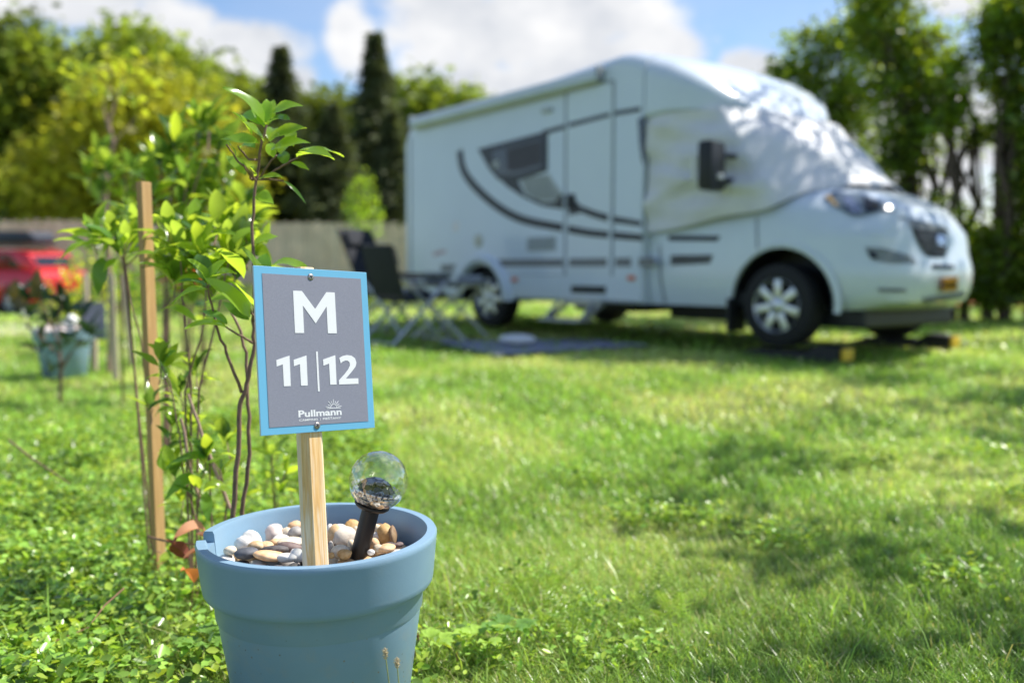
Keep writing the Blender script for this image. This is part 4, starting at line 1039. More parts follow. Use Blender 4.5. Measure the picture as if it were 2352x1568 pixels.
bush('small lime green conifer bush before the fence left of the motorhome', 832, 500, 26.0, .55, (1.05, 1.1, .5), 500, size=.14)
bush('green bush at the foot of the fence right of the red car', 262, 640, 16.0, .75, (.9, 1.0, .8), 420, size=.14)
bush('leafy green bush in front of the fence, left of the sign top', 420, 625, 14.0, .60, (1.1, 1.1, .8), 420, size=.12)

# litter in the foreground
def litter():
    for i, (u, v, Yq, L, lab) in enumerate(((436, 1222, 2.35, .085, 'coral pink dry leaf standing up left of the planter'), (462, 1240, 2.3, .07, 'brown curled leaf against the planter rim'), (412, 1262, 2.35, .075, 'dark red dry leaf lying under the coral pink one'), (430, 1320, 2.2, .07, 'orange dry leaf hanging low in the grass beside the planter'), (400, 1245, 2.4, .06, 'small rust coloured leaf at the tip of the dry twig'), (448, 1275, 2.25, .06, 'russet leaf folded over beside the planter'))):
        mb = MB(); c = at(u, v, Yq); d = Vector((random.gauss(0, .6), -.5, random.uniform(-.2, .9))).normalized()
        leaf(mb, c - d * L / 2, c + d * L / 2, L * .5, None, .3, .3, ((2.0, 1.9, 1.7), (.8, .7, .6), (.8, .45, .45), (2.2, 1.6, .9), (1.1, .7, .6), (1.0, .8, .6))[i])
        mb.tube([c - d * L / 2, Vector((c.x, c.y + .01, max(0, c.z - .10)))], .0008, 4, False)
        tag(mb.build('dry_leaf', M['dry'], None, 40, tint=True), lab, 'leaf', 'dry leaves beside the planter')
    for pts, r, lab in (([(340, 1232, 2.5), (385, 1243, 2.45), (450, 1250, 2.35)], .0035, 'dry reddish twig reaching from the stake to the planter'),
                        ([(345, 1238, 2.5), (352, 1262, 2.5), (372, 1270, 2.5)], .002, 'thin forked twig at the foot of the tall stake'),
                        ([(20, 1010, 3.4), (70, 1050, 3.2), (160, 1110, 3.0)], .004, 'long red stem lying over the weeds at far left'),
                        ([(285, 1350, 2.25), (240, 1390, 2.2), (210, 1430, 2.15)], .0022, 'fine dead twig in the grass left of the planter'),
                        ([(205, 1440, 2.2), (130, 1470, 2.15), (100, 1500, 2.12)], .0018, 'pale dry grass stem at the lower left')):
        mb = MB(); mb.tube([at(*p) for p in pts], [r, r * .9, r * .5], 6); tag(mb.build('twig', M['twig'], None, 60), lab, 'twig', 'twigs in the weeds')
litter()
def seed_heads():
    S = [((905, 1640), (885, 1500), 1.62, 'cream', 'tall grass stalk with a fluffy cream head before the planter'), ((918, 1660), (912, 1522), 1.63, 'cream', 'shorter stalk with a small cream head before the planter'),
         ((985, 1620), (960, 1462), 2.1, 'brown', 'plantain stalk with a brown head right of the planter'), ((960, 1620), (951, 1502), 2.05, 'brown', 'low plantain stalk with a small brown head touching the planter edge'), ((1075, 1640), (1050, 1507), 2.1, 'brown', 'plantain stalk with a brown head farthest right of the planter')]
    for b, t, Y, kd, lab in S:
        B, T = at(*b, Y), at(*t, Y); B.z = 0; root = thing('seed_stalk', lab, 'grass stalk', B, 0, 'seed stalks by the planter')
        d = T - B; MB().tube([Vector((0, 0, -.01)), d * .5 + Vector((.006, 0, .01)), d], [.0016, .0013, .001], 6).build('stem', M['seed_stem'], root, 60)
        hd = MB(); n = 90
        for i in range(n):
            a = i * 2.4; f = i / n; q = d + Vector((0, 0, -.010 + .020 * f)); rr = (.0055 if kd == 'cream' else .0040) * math.sin(PI * (f * .9 + .08)) * random.uniform(.6, 1.25)
            e = Vector((math.cos(a), math.sin(a), random.uniform(-.1, .9))) * rr; w = Vector((-math.sin(a), math.cos(a), 0)) * .0009
            hd.add([q - w, q + w, q + e + Vector((0, 0, .001)), q + e - Vector((0, 0, .0008))], [(0, 1, 2), (0, 3, 1), (0, 2, 3), (1, 3, 2)])
        hd.build('seed_head', M['seed_' + kd], root)
M['seed_stem'] = simple('seed_stem', (0.30, 0.34, 0.12), .6); M['seed_cream'] = simple('seed_cream', (.72, .60, .38), .8); M['seed_brown'] = simple('seed_brown', (.32, .17, .08), .8, .4, 200)
seed_heads()
def rosette():
    for u, v, Y, n, lab in ((990, 1545, 2.12, 5, 'pale lobed leaf weed at the bottom edge right of the planter'), (1170, 1500, 2.2, 4, 'lobed leaf weed in the grass further right of the planter'), (1110, 1530, 2.15, 4, 'small yellow-green lobed weed between two larger ones'), (470, 1530, 2.12, 5, 'dark lobed weed in the shade at the lower left of the planter')):
        c = at(u, v, Y); c.z = .01; mb = MB()
        for i in range(n):
            a = 2 * PI * i / n + .4; st = c + Vector((math.cos(a) * .03, math.sin(a) * .03, .05 + random.random() * .02)); mb.tube([c, st], .0012, 4, False, (.9, .9, .7))
            d = Vector((math.cos(a), math.sin(a), .25)).normalized()
            for j in range(5):
                r = (j - 2) * .62; e = Matrix.Rotation(r, 3, 'Z') @ d; leaf(mb, st, st + e * (.045 - .006 * abs(j - 2)), .022, (0, 0, 1), .1, .15, (1.15, 1.15, .9) if v > 1510 and u > 600 else (.6, .75, .7))
        tag(mb.build('lobed_weed', M['clover'], None, 60, tint=True), lab, 'weed', 'lobed weeds in the grass')
rosette()

# ================================================================== trees
def crown_np(lobes, n_clump, per, spread, size, tone=(.6, 1.4), up=.3, sun=True, flat=0.5):
    vol = np.array([l[3] * l[4] * l[5] for l in lobes]) ** (2 / 3); idx = rng.choice(len(lobes), n_clump, p=vol / vol.sum())
    Lb = np.array(lobes)[idx]
    d = rng.normal(size=(n_clump, 3)); d /= np.linalg.norm(d, axis=1)[:, None]
    rr = (0.45 + 0.55 * rng.random(n_clump) ** .6)[:, None]
    c = Lb[:, :3] + d * Lb[:, 3:6] * rr
    ct = (tone[0] + (tone[1] - tone[0]) * rng.random(n_clump))
    p = np.repeat(c, per, 0) + rng.normal(size=(n_clump * per, 3)) * spread * np.array([1, 1, .7])
    n = len(p); t = np.repeat(ct, per) * (.75 + .5 * rng.random(n))
    a = rng.normal(size=(n, 3)); a[:, 2] *= flat; a /= np.linalg.norm(a, axis=1)[:, None]
    b = rng.normal(size=(n, 3)); b -= a * (a * b).sum(1)[:, None]; b /= np.linalg.norm(b, axis=1)[:, None]
    s = (size * (.6 + .8 * rng.random(n)))[:, None]
    q = np.stack([p - a * s * .5, p + b * s * .28, p + a * s * .5, p - b * s * .28], 1).reshape(-1, 3)
    tint = np.repeat(np.stack([t * (.9 + .2 * rng.random(n)), t, t * .9], -1), 4, 0)
    return q, tint

def tree(name, label, x, y, lobes, trunk_r, mat, n_clump=260, per=22, spread=.35, size=.28, tone=(.55, 1.35), group=None, limbs=6, trunk_top=None, trunks=None):
    z0 = gzf(x, y); root = thing(name, label, 'tree', (x, y, z0), 0, group)
    mb = MB(); zt = trunk_top or lobes[0][2]
    for tx, ty in (trunks or [(0, 0)]):
        pts = [Vector((tx + random.gauss(0, .03) * i, ty + random.gauss(0, .03) * i, -.1 + (zt + .1) * i / 6)) for i in range(7)]
        mb.tube(pts, [trunk_r * (1 - .11 * i) for i in range(7)], 8)
        for i in range(limbs):
            l = lobes[i % len(lobes)]; s = pts[2 + i % 4]; e = Vector((l[0] + random.gauss(0, l[3] * .4), l[1] + random.gauss(0, l[4] * .4), l[2] + random.gauss(0, l[5] * .3)))
            m_ = s.lerp(e, .5) + Vector((0, 0, .1 * (e - s).length)); mb.tube([s, m_, e], [trunk_r * .42, trunk_r * .28, trunk_r * .1], 6)
    mb.build('trunk', M['bark'], root, 60)
    q, t = crown_np(lobes, n_clump, per, spread, size, tone); n = len(q) // 4
    link_mesh('crown', np_mesh('crown', q, np.arange(n * 4), np.full(n, 4), t), M[mat], root)
    return root

def lobes_px(Y, L, x0, y0):
    """lobes given as (u, v, half-width, half-height) in the picture at depth Y, returned in tree space"""
    out = []
    for u, v, hu, hv in L:
        c = at(u, v, Y); k = (c - Vector((0, 0, CAM_H))).length / FPX
        rx, rz = hu * k, hv * k; out.append((c.x - x0, c.y - y0 + random.uniform(-.2, .2) * rx, c.z - gzf(x0, y0), rx, rx * .8, rz))
    return out
def tree_px(name, label, u, Y, L, *a, **k):
    b = at(u, 620, Y); x0, y0 = b.x, b.y
    return tree(name, label, x0, y0, lobes_px(Y, L, x0, y0), *a, **k)
GT = 'trees beyond the wooden fence'
tree_px('broadleaf_tree', 'large rounded dark green tree at the far left edge beyond the fence', 30, 40, [(60, 200, 115, 140), (0, 320, 120, 140), (120, 260, 70, 110), (20, 130, 70, 70), (60, 420, 110, 80), (60, 500, 120, 70), (170, 480, 80, 70)], .35, 'tree_mid', 520, 24, .55, .42, (.35, 1.5), GT)
tree_px('broadleaf_tree', 'bright yellow-green willow-like tree behind the shrub row', 300, 37, [(300, 330, 150, 130), (420, 340, 110, 120), (200, 400, 120, 90), (330, 240, 110, 70), (480, 420, 80, 80), (120, 420, 70, 70), (300, 500, 160, 60), (450, 510, 100, 60), (160, 500, 80, 50)], .3, 'tree_yellow', 640, 22, .6, .34, (.55, 1.35), GT)
tree_px('broadleaf_tree', 'tall light green tree rising behind the yellow-green one', 330, 52, [(330, 170, 90, 90), (250, 200, 90, 90), (400, 210, 70, 80), (300, 130, 60, 50), (200, 180, 60, 70)], .35, 'tree_mid', 360, 20, .7, .5, (.8, 1.7), GT)
tree_px('broadleaf_tree', 'olive green tree right of the tall light green one', 450, 60, [(440, 220, 70, 70), (500, 260, 80, 70), (560, 270, 70, 60), (400, 180, 45, 50)], .35, 'tree_mid', 300, 20, .8, .55, (.7, 1.3), GT)
tree_px('broadleaf_tree', 'mid green tree on the slope between the two spruces', 760, 58, [(750, 290, 65, 75), (700, 320, 60, 90), (800, 330, 50, 100), (640, 330, 70, 90)], .35, 'tree_mid', 300, 20, .7, .5, (.4, .9), GT)
tree_px('broadleaf_tree', 'bright green tree beside the motorhome roof beyond the fence', 980, 55, [(960, 260, 70, 70), (1030, 270, 70, 60), (920, 330, 60, 100), (1090, 280, 50, 60), (940, 450, 70, 90)], .35, 'tree_mid', 360, 20, .7, .5, (.7, 1.4), GT)
tree_px('broadleaf_tree', 'dark tree mass low behind the shrub tip at the fence', 600, 45, [(600, 390, 90, 100), (680, 410, 80, 90), (540, 400, 60, 80), (600, 500, 110, 60), (720, 500, 90, 60)], .3, 'tree_dark', 420, 20, .6, .42, (.35, .9), GT)
def conifer(label, u, Y, v_top, hw, v_bot=620, mat='conifer', n=260):
    b = at(u, 620, Y); z0 = gzf(b.x, b.y); top = at(u, v_top, Y); H = top.z - z0; R = hw * (b - Vector((0, 0, CAM_H))).length / FPX
    root = thing('spruce_tree', label, 'tree', (b.x, b.y, z0), 0, GT)
    MB().tube([(0, 0, -.1), (0, 0, H * .5), (0, 0, H * .99)], [H * .018, H * .011, .01], 8).build('trunk', M['bark'], root, 60)
    Q, T = [], []
    for i in range(n):
        f = (i + .5) / n; z = H * (.06 + .93 * f); r = R * (1 - f) ** 1.0 * random.uniform(.5, 1.15) + .03; a = i * 2.39996
        m_ = 34; t = rng.random(m_) ** .7
        px_ = np.stack([np.cos(a) * r * t, np.sin(a) * r * t, z - .28 * r * t + .1 * r * t * t], -1) + rng.normal(size=(m_, 3)) * np.array([.16, .16, .09]) * (.2 + .2 * min(r, 2))
        dd = np.stack([np.cos(a) + rng.normal(0, .7, m_), np.sin(a) + rng.normal(0, .7, m_), -.5 + rng.normal(0, .4, m_)], -1); dd /= np.linalg.norm(dd, axis=1)[:, None]
        s = np.cross(dd, rng.normal(size=(m_, 3))); s /= np.linalg.norm(s, axis=1)[:, None]; L = (.28 + .3 * rng.random(m_))[:, None] * (H / 13) ** .5
        Q.append(np.stack([px_, px_ + dd * L * .5 + s * L * .16, px_ + dd * L, px_ + dd * L * .5 - s * L * .16], 1).reshape(-1, 3))
        k = random.uniform(.5, 1.3); T.append(np.repeat((k * (.7 + .6 * rng.random(m_)))[:, None] * np.ones(3), 4, 0))
    Q, T = np.concatenate(Q), np.concatenate(T); n4 = len(Q) // 4
    link_mesh('crown', np_mesh('crown', Q, np.arange(n4 * 4), np.full(n4, 4), T), M[mat], root)
conifer('tall dark spruce with a sharp top left of the motorhome', 868, 46, 70, 175)
conifer('dark spruce left of the tallest one, its tip against the clouds', 655, 50, 100, 175)
conifer('lower dark spruce filling the gap between the two tall ones', 770, 42, 235, 170)
conifer('lower spruce close to the motorhome back', 905, 44, 250, 130)
conifer('small dark spruce tip left among the olive trees', 560, 62, 165, 75)
# dark tall hedge trees on the right
GR = 'tall hedge trees right of the motorhome'
tree_px('hedge_tree', 'hedge tree with an open pointed top just right of the motorhome roof', 1920, 14.5, [(1900, 200, 60, 150), (1850, 130, 45, 80), (1800, 200, 45, 60), (1930, 330, 70, 120), (1980, 120, 50, 130), (1960, 470, 70, 110)], .07, 'hedge_tree', 400, 26, .11, .09, (.4, 1.7), GR, limbs=9, trunks=[(0, 0), (.3, .1)])
tree_px('hedge_tree', 'tallest dense hedge tree, its top cut off by the frame', 2080, 13.6, [(2040, 100, 80, 150), (2060, 250, 80, 120), (2020, 10, 60, 100), (2100, 330, 60, 90), (2040, 400, 70, 80), (2130, 160, 60, 100), (2070, 560, 80, 70), (2090, 650, 60, 50)], .08, 'hedge_tree', 560, 24, .11, .085, (.35, 1.5), GR, limbs=9, trunks=[(0, 0), (.25, -.1)])
tree_px('hedge_tree', 'airy hedge tree with bright gaps between its twigs', 2190, 13.2, [(2190, 190, 50, 70), (2160, 270, 45, 45), (2240, 300, 45, 40), (2170, 500, 55, 55), (2230, 580, 55, 60), (2130, 590, 60, 60), (2190, 640, 60, 40), (2260, 655, 60, 40), (2120, 665, 50, 35)], .07, 'hedge_tree', 300, 24, .10, .09, (.4, 1.7), GR, limbs=9, trunks=[(0, 0), (.2, .1)])
tree_px('hedge_tree', 'dark hedge tree leaning in from the right edge of the picture', 2310, 13.0, [(2320, 150, 60, 100), (2350, 260, 50, 70), (2300, 60, 50, 60), (2345, 450, 45, 60), (2300, 570, 55, 55), (2350, 30, 60, 80), (2350, 620, 50, 50), (2310, 660, 60, 40)], .085, 'hedge_tree', 440, 24, .11, .09, (.35, 1.5), GR, limbs=9, trunks=[(0, 0), (.35, 0), (-.15, .15)])
tree_px('hedge_tree', 'last hedge tree mostly outside the right edge', 2480, 12.6, [(2470, 120, 90, 150), (2440, 350, 80, 120), (2500, 520, 90, 100), (2420, 560, 60, 80)], .085, 'hedge_tree', 330, 24, .15, .10, (.4, 1.4), GR, limbs=9)
GB = 'low trees beyond the clay road'
tree_px('broadleaf_tree', 'low bright green tree seen under the hedge crowns behind the motorhome nose', 2120, 22, [(2080, 600, 70, 40), (2150, 610, 60, 40), (2020, 600, 50, 45)], .10, 'tree_mid', 200, 18, .28, .2, (.8, 1.8), GB)
tree_px('broadleaf_tree', 'low green tree beyond the road at the right edge', 2300, 24, [(2290, 610, 70, 40), (2360, 600, 70, 45), (2230, 615, 50, 35)], .10, 'tree_mid', 220, 18, .28, .2, (.7, 1.6), GB)
tree_px('broadleaf_tree', 'rounded green tree hidden behind the motorhome cab', 1850, 26, [(1830, 520, 110, 110), (1920, 560, 80, 80)], .12, 'tree_mid', 220, 18, .35, .24, (.6, 1.3), GB)
tree_px('broadleaf_tree', 'broad tree hidden behind the motorhome body', 1400, 34, [(1350, 450, 200, 130), (1500, 480, 160, 110)], .2, 'tree_mid', 260, 18, .5, .36, (.5, 1.2), GB)
# trees outside the right of the frame that throw the dappled shade on the lawn
GO = 'trees standing right of the pitch'
for lab, x, y, h, r, n in (('sparse tree casting dappled shade over the right of the lawn', 4.75, 4.2, 5.7, 1.5, 32), ('sparse taller tree further along shading the middle lawn', 6.2, 7.6, 6.0, 1.9, 46)):
    tree('garden_tree', lab, x, y, [(0, 0, h * .74, r, r, r * .8), (.6, -.5, h * .62, r * .7, r * .7, r * .5), (-.5, .6, h * .68, r * .8, r * .8, r * .5)], .10, 'hedge_tree', n, 40, .16, .13, (.5, 1.4), GO)

tree('garden_tree', 'tall tree beside the motorhome nose dappling its windscreen cover', 7.15, 11.15, [(0, 0, 7.4, 1.3, 1.3, .95), (-.4, .3, 6.6, .9, .9, .55), (.5, -.3, 8.3, .9, .9, .6)], .10, 'hedge_tree', 36, 34, .15, .13, (.5, 1.4), GO, trunk_top=7.2)
# ================================================================== fence, car, path-side things
def fence():
    a, b = Vector((-28, 28.0)), Vector((2.2, 28.0)); n = 200
    root = thing('wooden_fence', 'long weathered fence of upright wooden boards across the back of the site', 'fence', (a.x, a.y, gzf(a.x, a.y)))
    mb = MB(); W = (b - a).length / n
    for i in range(n):
        x = a.x + W * (i + .5); h = 1.84 - .20 * i / n + random.gauss(0, .025) + (0.03 if i % 2 else 0); z = gzf(x, a.y)
        mb.box((x - a.x, random.gauss(0, .008), z - root.location.z + h / 2), (W * .93, .022, h))
    mb.build('board_panel', M['fence'], root)
    for zz_ in (.5, 1.4): 
        r = MB(); 
        for i in range(12):
            x0, x1 = a.x + (b.x - a.x) * i / 12, a.x + (b.x - a.x) * (i + 1) / 12; r.beam((x0 - a.x, .05, gzf(x0, a.y) - root.location.z + zz_), (x1 - a.x, .05, gzf(x1, a.y) - root.location.z + zz_), .05, .09)
        r.build('rail', M['fence'], root)
    for i in range(13):
        x = a.x + (b.x - a.x) * i / 12; MB().box((x - a.x, .12, gzf(x, a.y) - root.location.z + .8), (.1, .09, 1.6)).build('fence_post', M['fence'], root)
fence()

def wheel_parts(root, c, R, w, side, M_rim='silver', spokes=7, rot=0.0, hub=True):
    """wheel at c with its axle along local y; side = -1 faces -y"""
    wh = thing('wheel', None, None); del_keys = [k for k in ('label', 'category') if k in wh.keys()]
    for k_ in del_keys: del wh[k_]
    wh.parent = root; wh.location = c
    Q = Matrix.Rotation(PI / 2, 4, 'X')
    MB().lathe([(R * .65, -w / 2), (R * .86, -w / 2), (R * .97, -w * .42), (R, -w * .2), (R, w * .2), (R * .97, w * .42), (R * .86, w / 2), (R * .65, w / 2)], 40, Q, close=True).build('tyre', M['rubber'], wh, 50)
    rim = MB(); s = side
    rim.lathe([(R * .67, s * w * .46), (R * .64, s * w * .50), (R * .61, s * w * .42), (R * .59, s * w * .25)], 40, Q.inverted() if s > 0 else Q.inverted())
    for k_ in range(spokes):
        a = 2 * PI * k_ / spokes + rot; Rm = Matrix.Rotation(a, 3, 'Y')
        rim.box(Rm @ Vector((R * .40, s * w * .40, 0)), (R * .44, .02, R * .20), Rm, .006)
    rim.lathe([(.0001, w * .50), (R * .16, w * .49), (R * .22, w * .42), (R * .24, w * .3)], 24, Matrix.Rotation(-PI / 2 * s, 4, 'X'))
    rim.build('rim', M[M_rim], wh, 40)
    MB().lathe([(.0001, .0), (R * .63, .0)], 32, Matrix.Translation((0, s * w * .24, 0)) @ Matrix.Rotation(PI / 2, 4, 'X')).build('wheel_disc', M['black_plastic'], wh)
    return wh

def red_car():
    # local: x forward, y left, z up; seen from its right rear quarter in front of the fence
    root = thing('parked_car', 'red hatchback with dark roof box parked before the wooden fence', 'car')
    b = at(72, 650, 24.2); root.location = (b.x - .70, b.y, gzf(b.x, b.y) + 0.0); root.rotation_euler = (0, 0, PI - .40)
    def loft(st, name, m, parent, smooth=35):
        mb = MB(); n = len(st[0][1]); vs = []
        for x, sec in st:
            for y, z in sec: vs.append((x, y, z))
        fs = [tuple(range(n - 1, -1, -1)), tuple((len(st) - 1) * n + j for j in range(n))]
        for i in range(len(st) - 1):
            for j in range(n): fs.append((i * n + j, i * n + (j + 1) % n, (i + 1) * n + (j + 1) % n, (i + 1) * n + j))
        return mb.add(vs, fs).build(name, m, parent, smooth)
    def sec(w, z0, z1): 
        r = min(.12, (z1 - z0) * .3); return [(-w * .92, z0), (-w, z0 + r), (-w, z1 - r * 1.4), (-w * .9, z1), (w * .9, z1), (w, z1 - r * 1.4), (w, z0 + r), (w * .92, z0)]
    body = loft([(-1.98, sec(.70, .42, .88)), (-1.90, sec(.82, .28, .98)), (-1.5, sec(.88, .22, 1.0)), (0, sec(.90, .20, .96)), (1.0, sec(.89, .2, .94)), (1.7, sec(.84, .22, .84)), (2.05, sec(.72, .28, .70)), (2.12, sec(.55, .34, .6))], 'body', M['red_paint'], root)
    loft([(-1.80, sec(.60, .96, 1.10)), (-1.55, sec(.66, .96, 1.40)), (-1.1, sec(.68, .96, 1.50)), (.1, sec(.68, .96, 1.50)), (.6, sec(.66, .95, 1.36)), (1.15, sec(.62, .94, 1.0))], 'cabin', M['red_paint'], root)
    for s in (-1, 1):
        Q = Matrix(((1, 0, 0), (0, 0, s), (0, 1, 0))).to_4x4()
        for poly, nm in (([(-1.42, 1.06), (-.35, 1.06), (-.35, 1.38), (-1.05, 1.40)], 'side_window'), ([(-.28, 1.06), (.82, 1.04), (.40, 1.33), (-.28, 1.38)], 'side_window')):
            mb = MB().prism(poly, .012, Matrix.Translation((0, s * .668, 0)) @ Q); mb.build(nm, M['dark_glass'], root)
        for x in (-1.28, 1.30):
            wheel_parts(root, (x, s * .80, .31), .31, .20, s, 'alu')
            MB().lathe([(.30, .0), (.375, .0), (.375, .03), (.30, .03)], 28, Matrix.Translation((x, s * .885, .33)) @ Matrix.Rotation(PI / 2, 4, 'X'), close=True).build('wheel_arch', M['black_plastic'], root, 40)
        MB().box((-1.90, s * .66, .84), (.10, .22, .16), None, .02).build('tail_lamp', M['tail'], root)
        MB().box((1.98, s * .58, .62), (.14, .26, .12), None, .02).build('headlight', M['alu'], root)
        MB().beam((-1.2, s * .58, 1.56), (.2, s * .58, 1.56), .035, .03).build('roof_rail', M['black_plastic'], root)
    Qr = Matrix.Translation((-1.775, 0, 1.10)) @ Matrix.Rotation(math.radians(-40), 4, 'Y')
    MB().box((-1.70, 0, 1.22), (.015, 1.05, .30), Matrix.Rotation(math.radians(38), 3, 'Y'), .004).build('rear_window', M['dark_glass'], root)
    MB().box((.90, 0, 1.19), (.015, 1.1, .42), Matrix.Rotation(math.radians(-57), 3, 'Y'), .004).build('windscreen', M['dark_glass'], root)
    MB().box((-2.0, 0, .40), (.10, 1.3, .22), None, .04).build('rear_bumper', M['black_plastic'], root)
    for x in (-1.0, 0.0): MB().beam((x, -.6, 1.60), (x, .6, 1.60), .06, .03).build('cross_bar', M['black_plastic'], root)
    loft([(-1.45, sec(.30, 1.66, 1.78)), (-1.3, sec(.40, 1.63, 1.92)), (.3, sec(.42, 1.63, 1.95)), (.62, sec(.36, 1.64, 1.84)), (.72, sec(.25, 1.66, 1.76))], 'roof_box', M['roofbox'], root)
M['tail'] = simple('tail_red', (.5, .01, .015), .2)
red_car()

# ================================================================== motorhome
RVX, RVY, YAW, PV, RZ, ROLL = .543, 12.1745, -.8724, .0134, .0348, -.0142
RVM = Matrix.Translation((RVX, RVY, RZ)) @ Matrix.Rotation(YAW, 4, 'Z') @ Matrix.Rotation(-PV, 4, 'Y') @ Matrix.Rotation(ROLL, 4, 'X')
RVI = RVM.inverted()
WB, SY = 3.89, 1.13
def rv_ray(u, v):
    return RVI @ Vector((0, 0, CAM_H)), (RVI.to_3x3() @ ray(u, v)).normalized()
def z2(a, b): return ((1500 + a * 1400 / 1689) / 1.7415, (150 + b * 1400 / 1689) / 1.7415)
def z3(a, b): return ((2700 + a * 1396 / 1684) / 1.7415, (150 + b * 1396 / 1684) / 1.7415)

def eval_bool(ob, cutters):
    for c in cutters:
        md = ob.modifiers.new('cut', 'BOOLEAN'); md.operation = 'DIFFERENCE'; md.object = c; md.solver = 'EXACT'
    dg = bpy.context.evaluated_depsgraph_get(); me = bpy.data.meshes.new_from_object(ob.evaluated_get(dg)); ob.modifiers.clear()
    old = ob.data; ob.data = me
    for c in cutters: bpy.data.objects.remove(c)
    return ob

def smooth_mesh(me, ang):
    bm = bmesh.new(); bm.from_mesh(me)
    for f in bm.faces: f.smooth = True
    for e in bm.edges: e.smooth = not (len(e.link_faces) == 2 and e.calc_face_angle(0) > math.radians(ang))
    bm.to_mesh(me); bm.free()

def interp(tab, x):
    xs = [t[0] for t in tab]; return [float(np.interp(x, xs, [t[i] for t in tab])) for i in range(1, len(tab[0]))]

def motorhome():
    root = thing('motorhome', 'white semi-integrated motorhome with dark swoosh stripes parked on the lawn', 'motorhome'); root.matrix_world = RVM
    # --- living body: lofted rounded sections, the nose forms the overcab cap
    tab = [(-1.66, 1.05, .44, 2.30, .10), (-1.63, 1.10, .38, 2.40, .16), (-1.55, 1.125, .35, 2.49, .18), (-1.38, SY, .335, 2.595, .16), (-.4, SY, .33, 2.655, .14), (.97, SY, .33, 2.705, .14), (1.90, SY, .33, 2.785, .14), (2.10, SY, .33, 2.805, .15), (2.26, SY, .33, 2.795, .18), (2.44, SY, .33, 2.745, .22)]
    cap = [(2.455, SY, 2.10, 2.74, .23), (2.70, 1.125, 2.12, 2.65, .24), (2.92, 1.06, 2.105, 2.52, .20), (3.08, .96, 2.09, 2.405, .16), (3.20, .82, 2.06, 2.30, .11), (3.30, .64, 2.03, 2.20, .07), (3.37, .46, 2.015, 2.12, .04), (3.41, .30, 2.01, 2.075, .03)]
    def section(hw, zb, zt, r):
        pts = [(-hw + .03, zb), (-hw, zb + .03)]
        crown = .035
        for i in range(9):
            a = PI / 2 * i / 8; pts.append((-hw + r - r * math.cos(a), zt - crown - r + r * math.sin(a)))
        for i in range(1, 6): y = (-hw + r) + (2 * (hw - r)) * i / 6; pts.append((y, zt - crown * (y / (hw - r)) ** 2))
        for i in range(9):
            a = PI / 2 * (1 - i / 8); pts.append((hw - r + r * math.cos(a), zt - crown - r + r * math.sin(a)))
        return pts + [(hw, zb + .03), (hw - .03, zb)]
    def loft(tb, name):
        mb = MB(); n = None; vs = []
        for x, hw, zb, zt, r in tb:
            s = section(hw, zb, zt, min(r, (zt - zb) * .42)); n = len(s); vs += [(x, y, z) for y, z in s]
        k = len(tb); fs = [tuple(range(n - 1, -1, -1)), tuple((k - 1) * n + j for j in range(n))]
        for i in range(k - 1):
            for j in range(n): fs.append((i * n + j, i * n + (j + 1) % n, (i + 1) * n + (j + 1) % n, (i + 1) * n + j))
        return mb.add(vs, fs).build(name, M['gelcoat'], None, 30)
    body = loft(tab, 'body')
    def cyl(x, z, R, y0, y1):
        return MB().lathe([(.0001, y0), (R, y0), (R, y1), (.0001, y1)], 48, Matrix.Translation((x, 0, z)) @ Matrix.Rotation(PI / 2, 4, 'X')).build('cutter', None)
    eval_bool(body, [cyl(-.04, .30, .415, -1.3, -.70), cyl(-.04, .30, .415, .70, 1.3)]); smooth_mesh(body.data, 30); body.parent = root
    # dense cap so that it reads as one smooth moulding
    xs = np.linspace(2.455, 3.41, 20); dense = [(x, *interp(cap, x)) for x in xs]
    oc = loft(dense, 'overcab'); oc.parent = root
    # --- flank trim on the visible (right) side; everything sits on the plane y = -SY, a few millimetres proud
    def flank(name, poly, m, d=.004, y=-SY, s=-1, par=root):
        mb = MB(); k = len(poly); vs = [(x, y, z) for x, z in poly] + [(x, y + s * d, z) for x, z in poly]
        mb.add(vs, [tuple(range(k)), tuple(range(2 * k - 1, k - 1, -1))] + [(i, k + i, k + (i + 1) % k, (i + 1) % k) for i in range(k)])
        me = mb.mesh(name); bm = bmesh.new(); bm.from_mesh(me); bmesh.ops.triangulate(bm, faces=[f for f in bm.faces if len(f.verts) > 4]); bmesh.ops.recalc_face_normals(bm, faces=bm.faces[:]); bm.to_mesh(me); bm.free()
        return link_mesh(name, me, m, par)
    def ribbon(name, line, w0, w1, m, d=.004):
        P_ = [Vector(p) for p in line]; n = len(P_); L_, R_ = [], []
        # Catmull-Rom resample
        Q = []
        for i in range(n - 1):
            p0, p1, p2, p3 = P_[max(i - 1, 0)], P_[i], P_[i + 1], P_[min(i + 2, n - 1)]
            for k in range(6):
                t = k / 6; Q.append(.5 * (2 * p1 + (p2 - p0) * t + (2 * p0 - 5 * p1 + 4 * p2 - p3) * t * t + (3 * p1 - p0 - 3 * p2 + p3) * t ** 3))
        Q.append(P_[-1]); N = len(Q)
        for i, q in enumerate(Q):
            dd = (Q[min(i + 1, N - 1)] - Q[max(i - 1, 0)]).normalized(); nn = Vector((-dd.y, dd.x)); w = w0 + (w1 - w0) * i / (N - 1)
            L_.append(q + nn * w / 2); R_.append(q - nn * w / 2)
        return flank(name, [tuple(p) for p in L_] + [tuple(p) for p in reversed(R_)], m, d)
    ribbon('swoosh_stripe', [(-.46, 2.05), (-.38, 1.81), (-.12, 1.58), (.28, 1.35), (.70, 1.20), (1.32, 1.095)], .115, .085, M['stripe_dark'])
    ribbon('swoosh_stripe', [(1.41, 1.08), (1.70, 1.035), (2.00, 1.005)], .08, .07, M['stripe_dark'], .012)
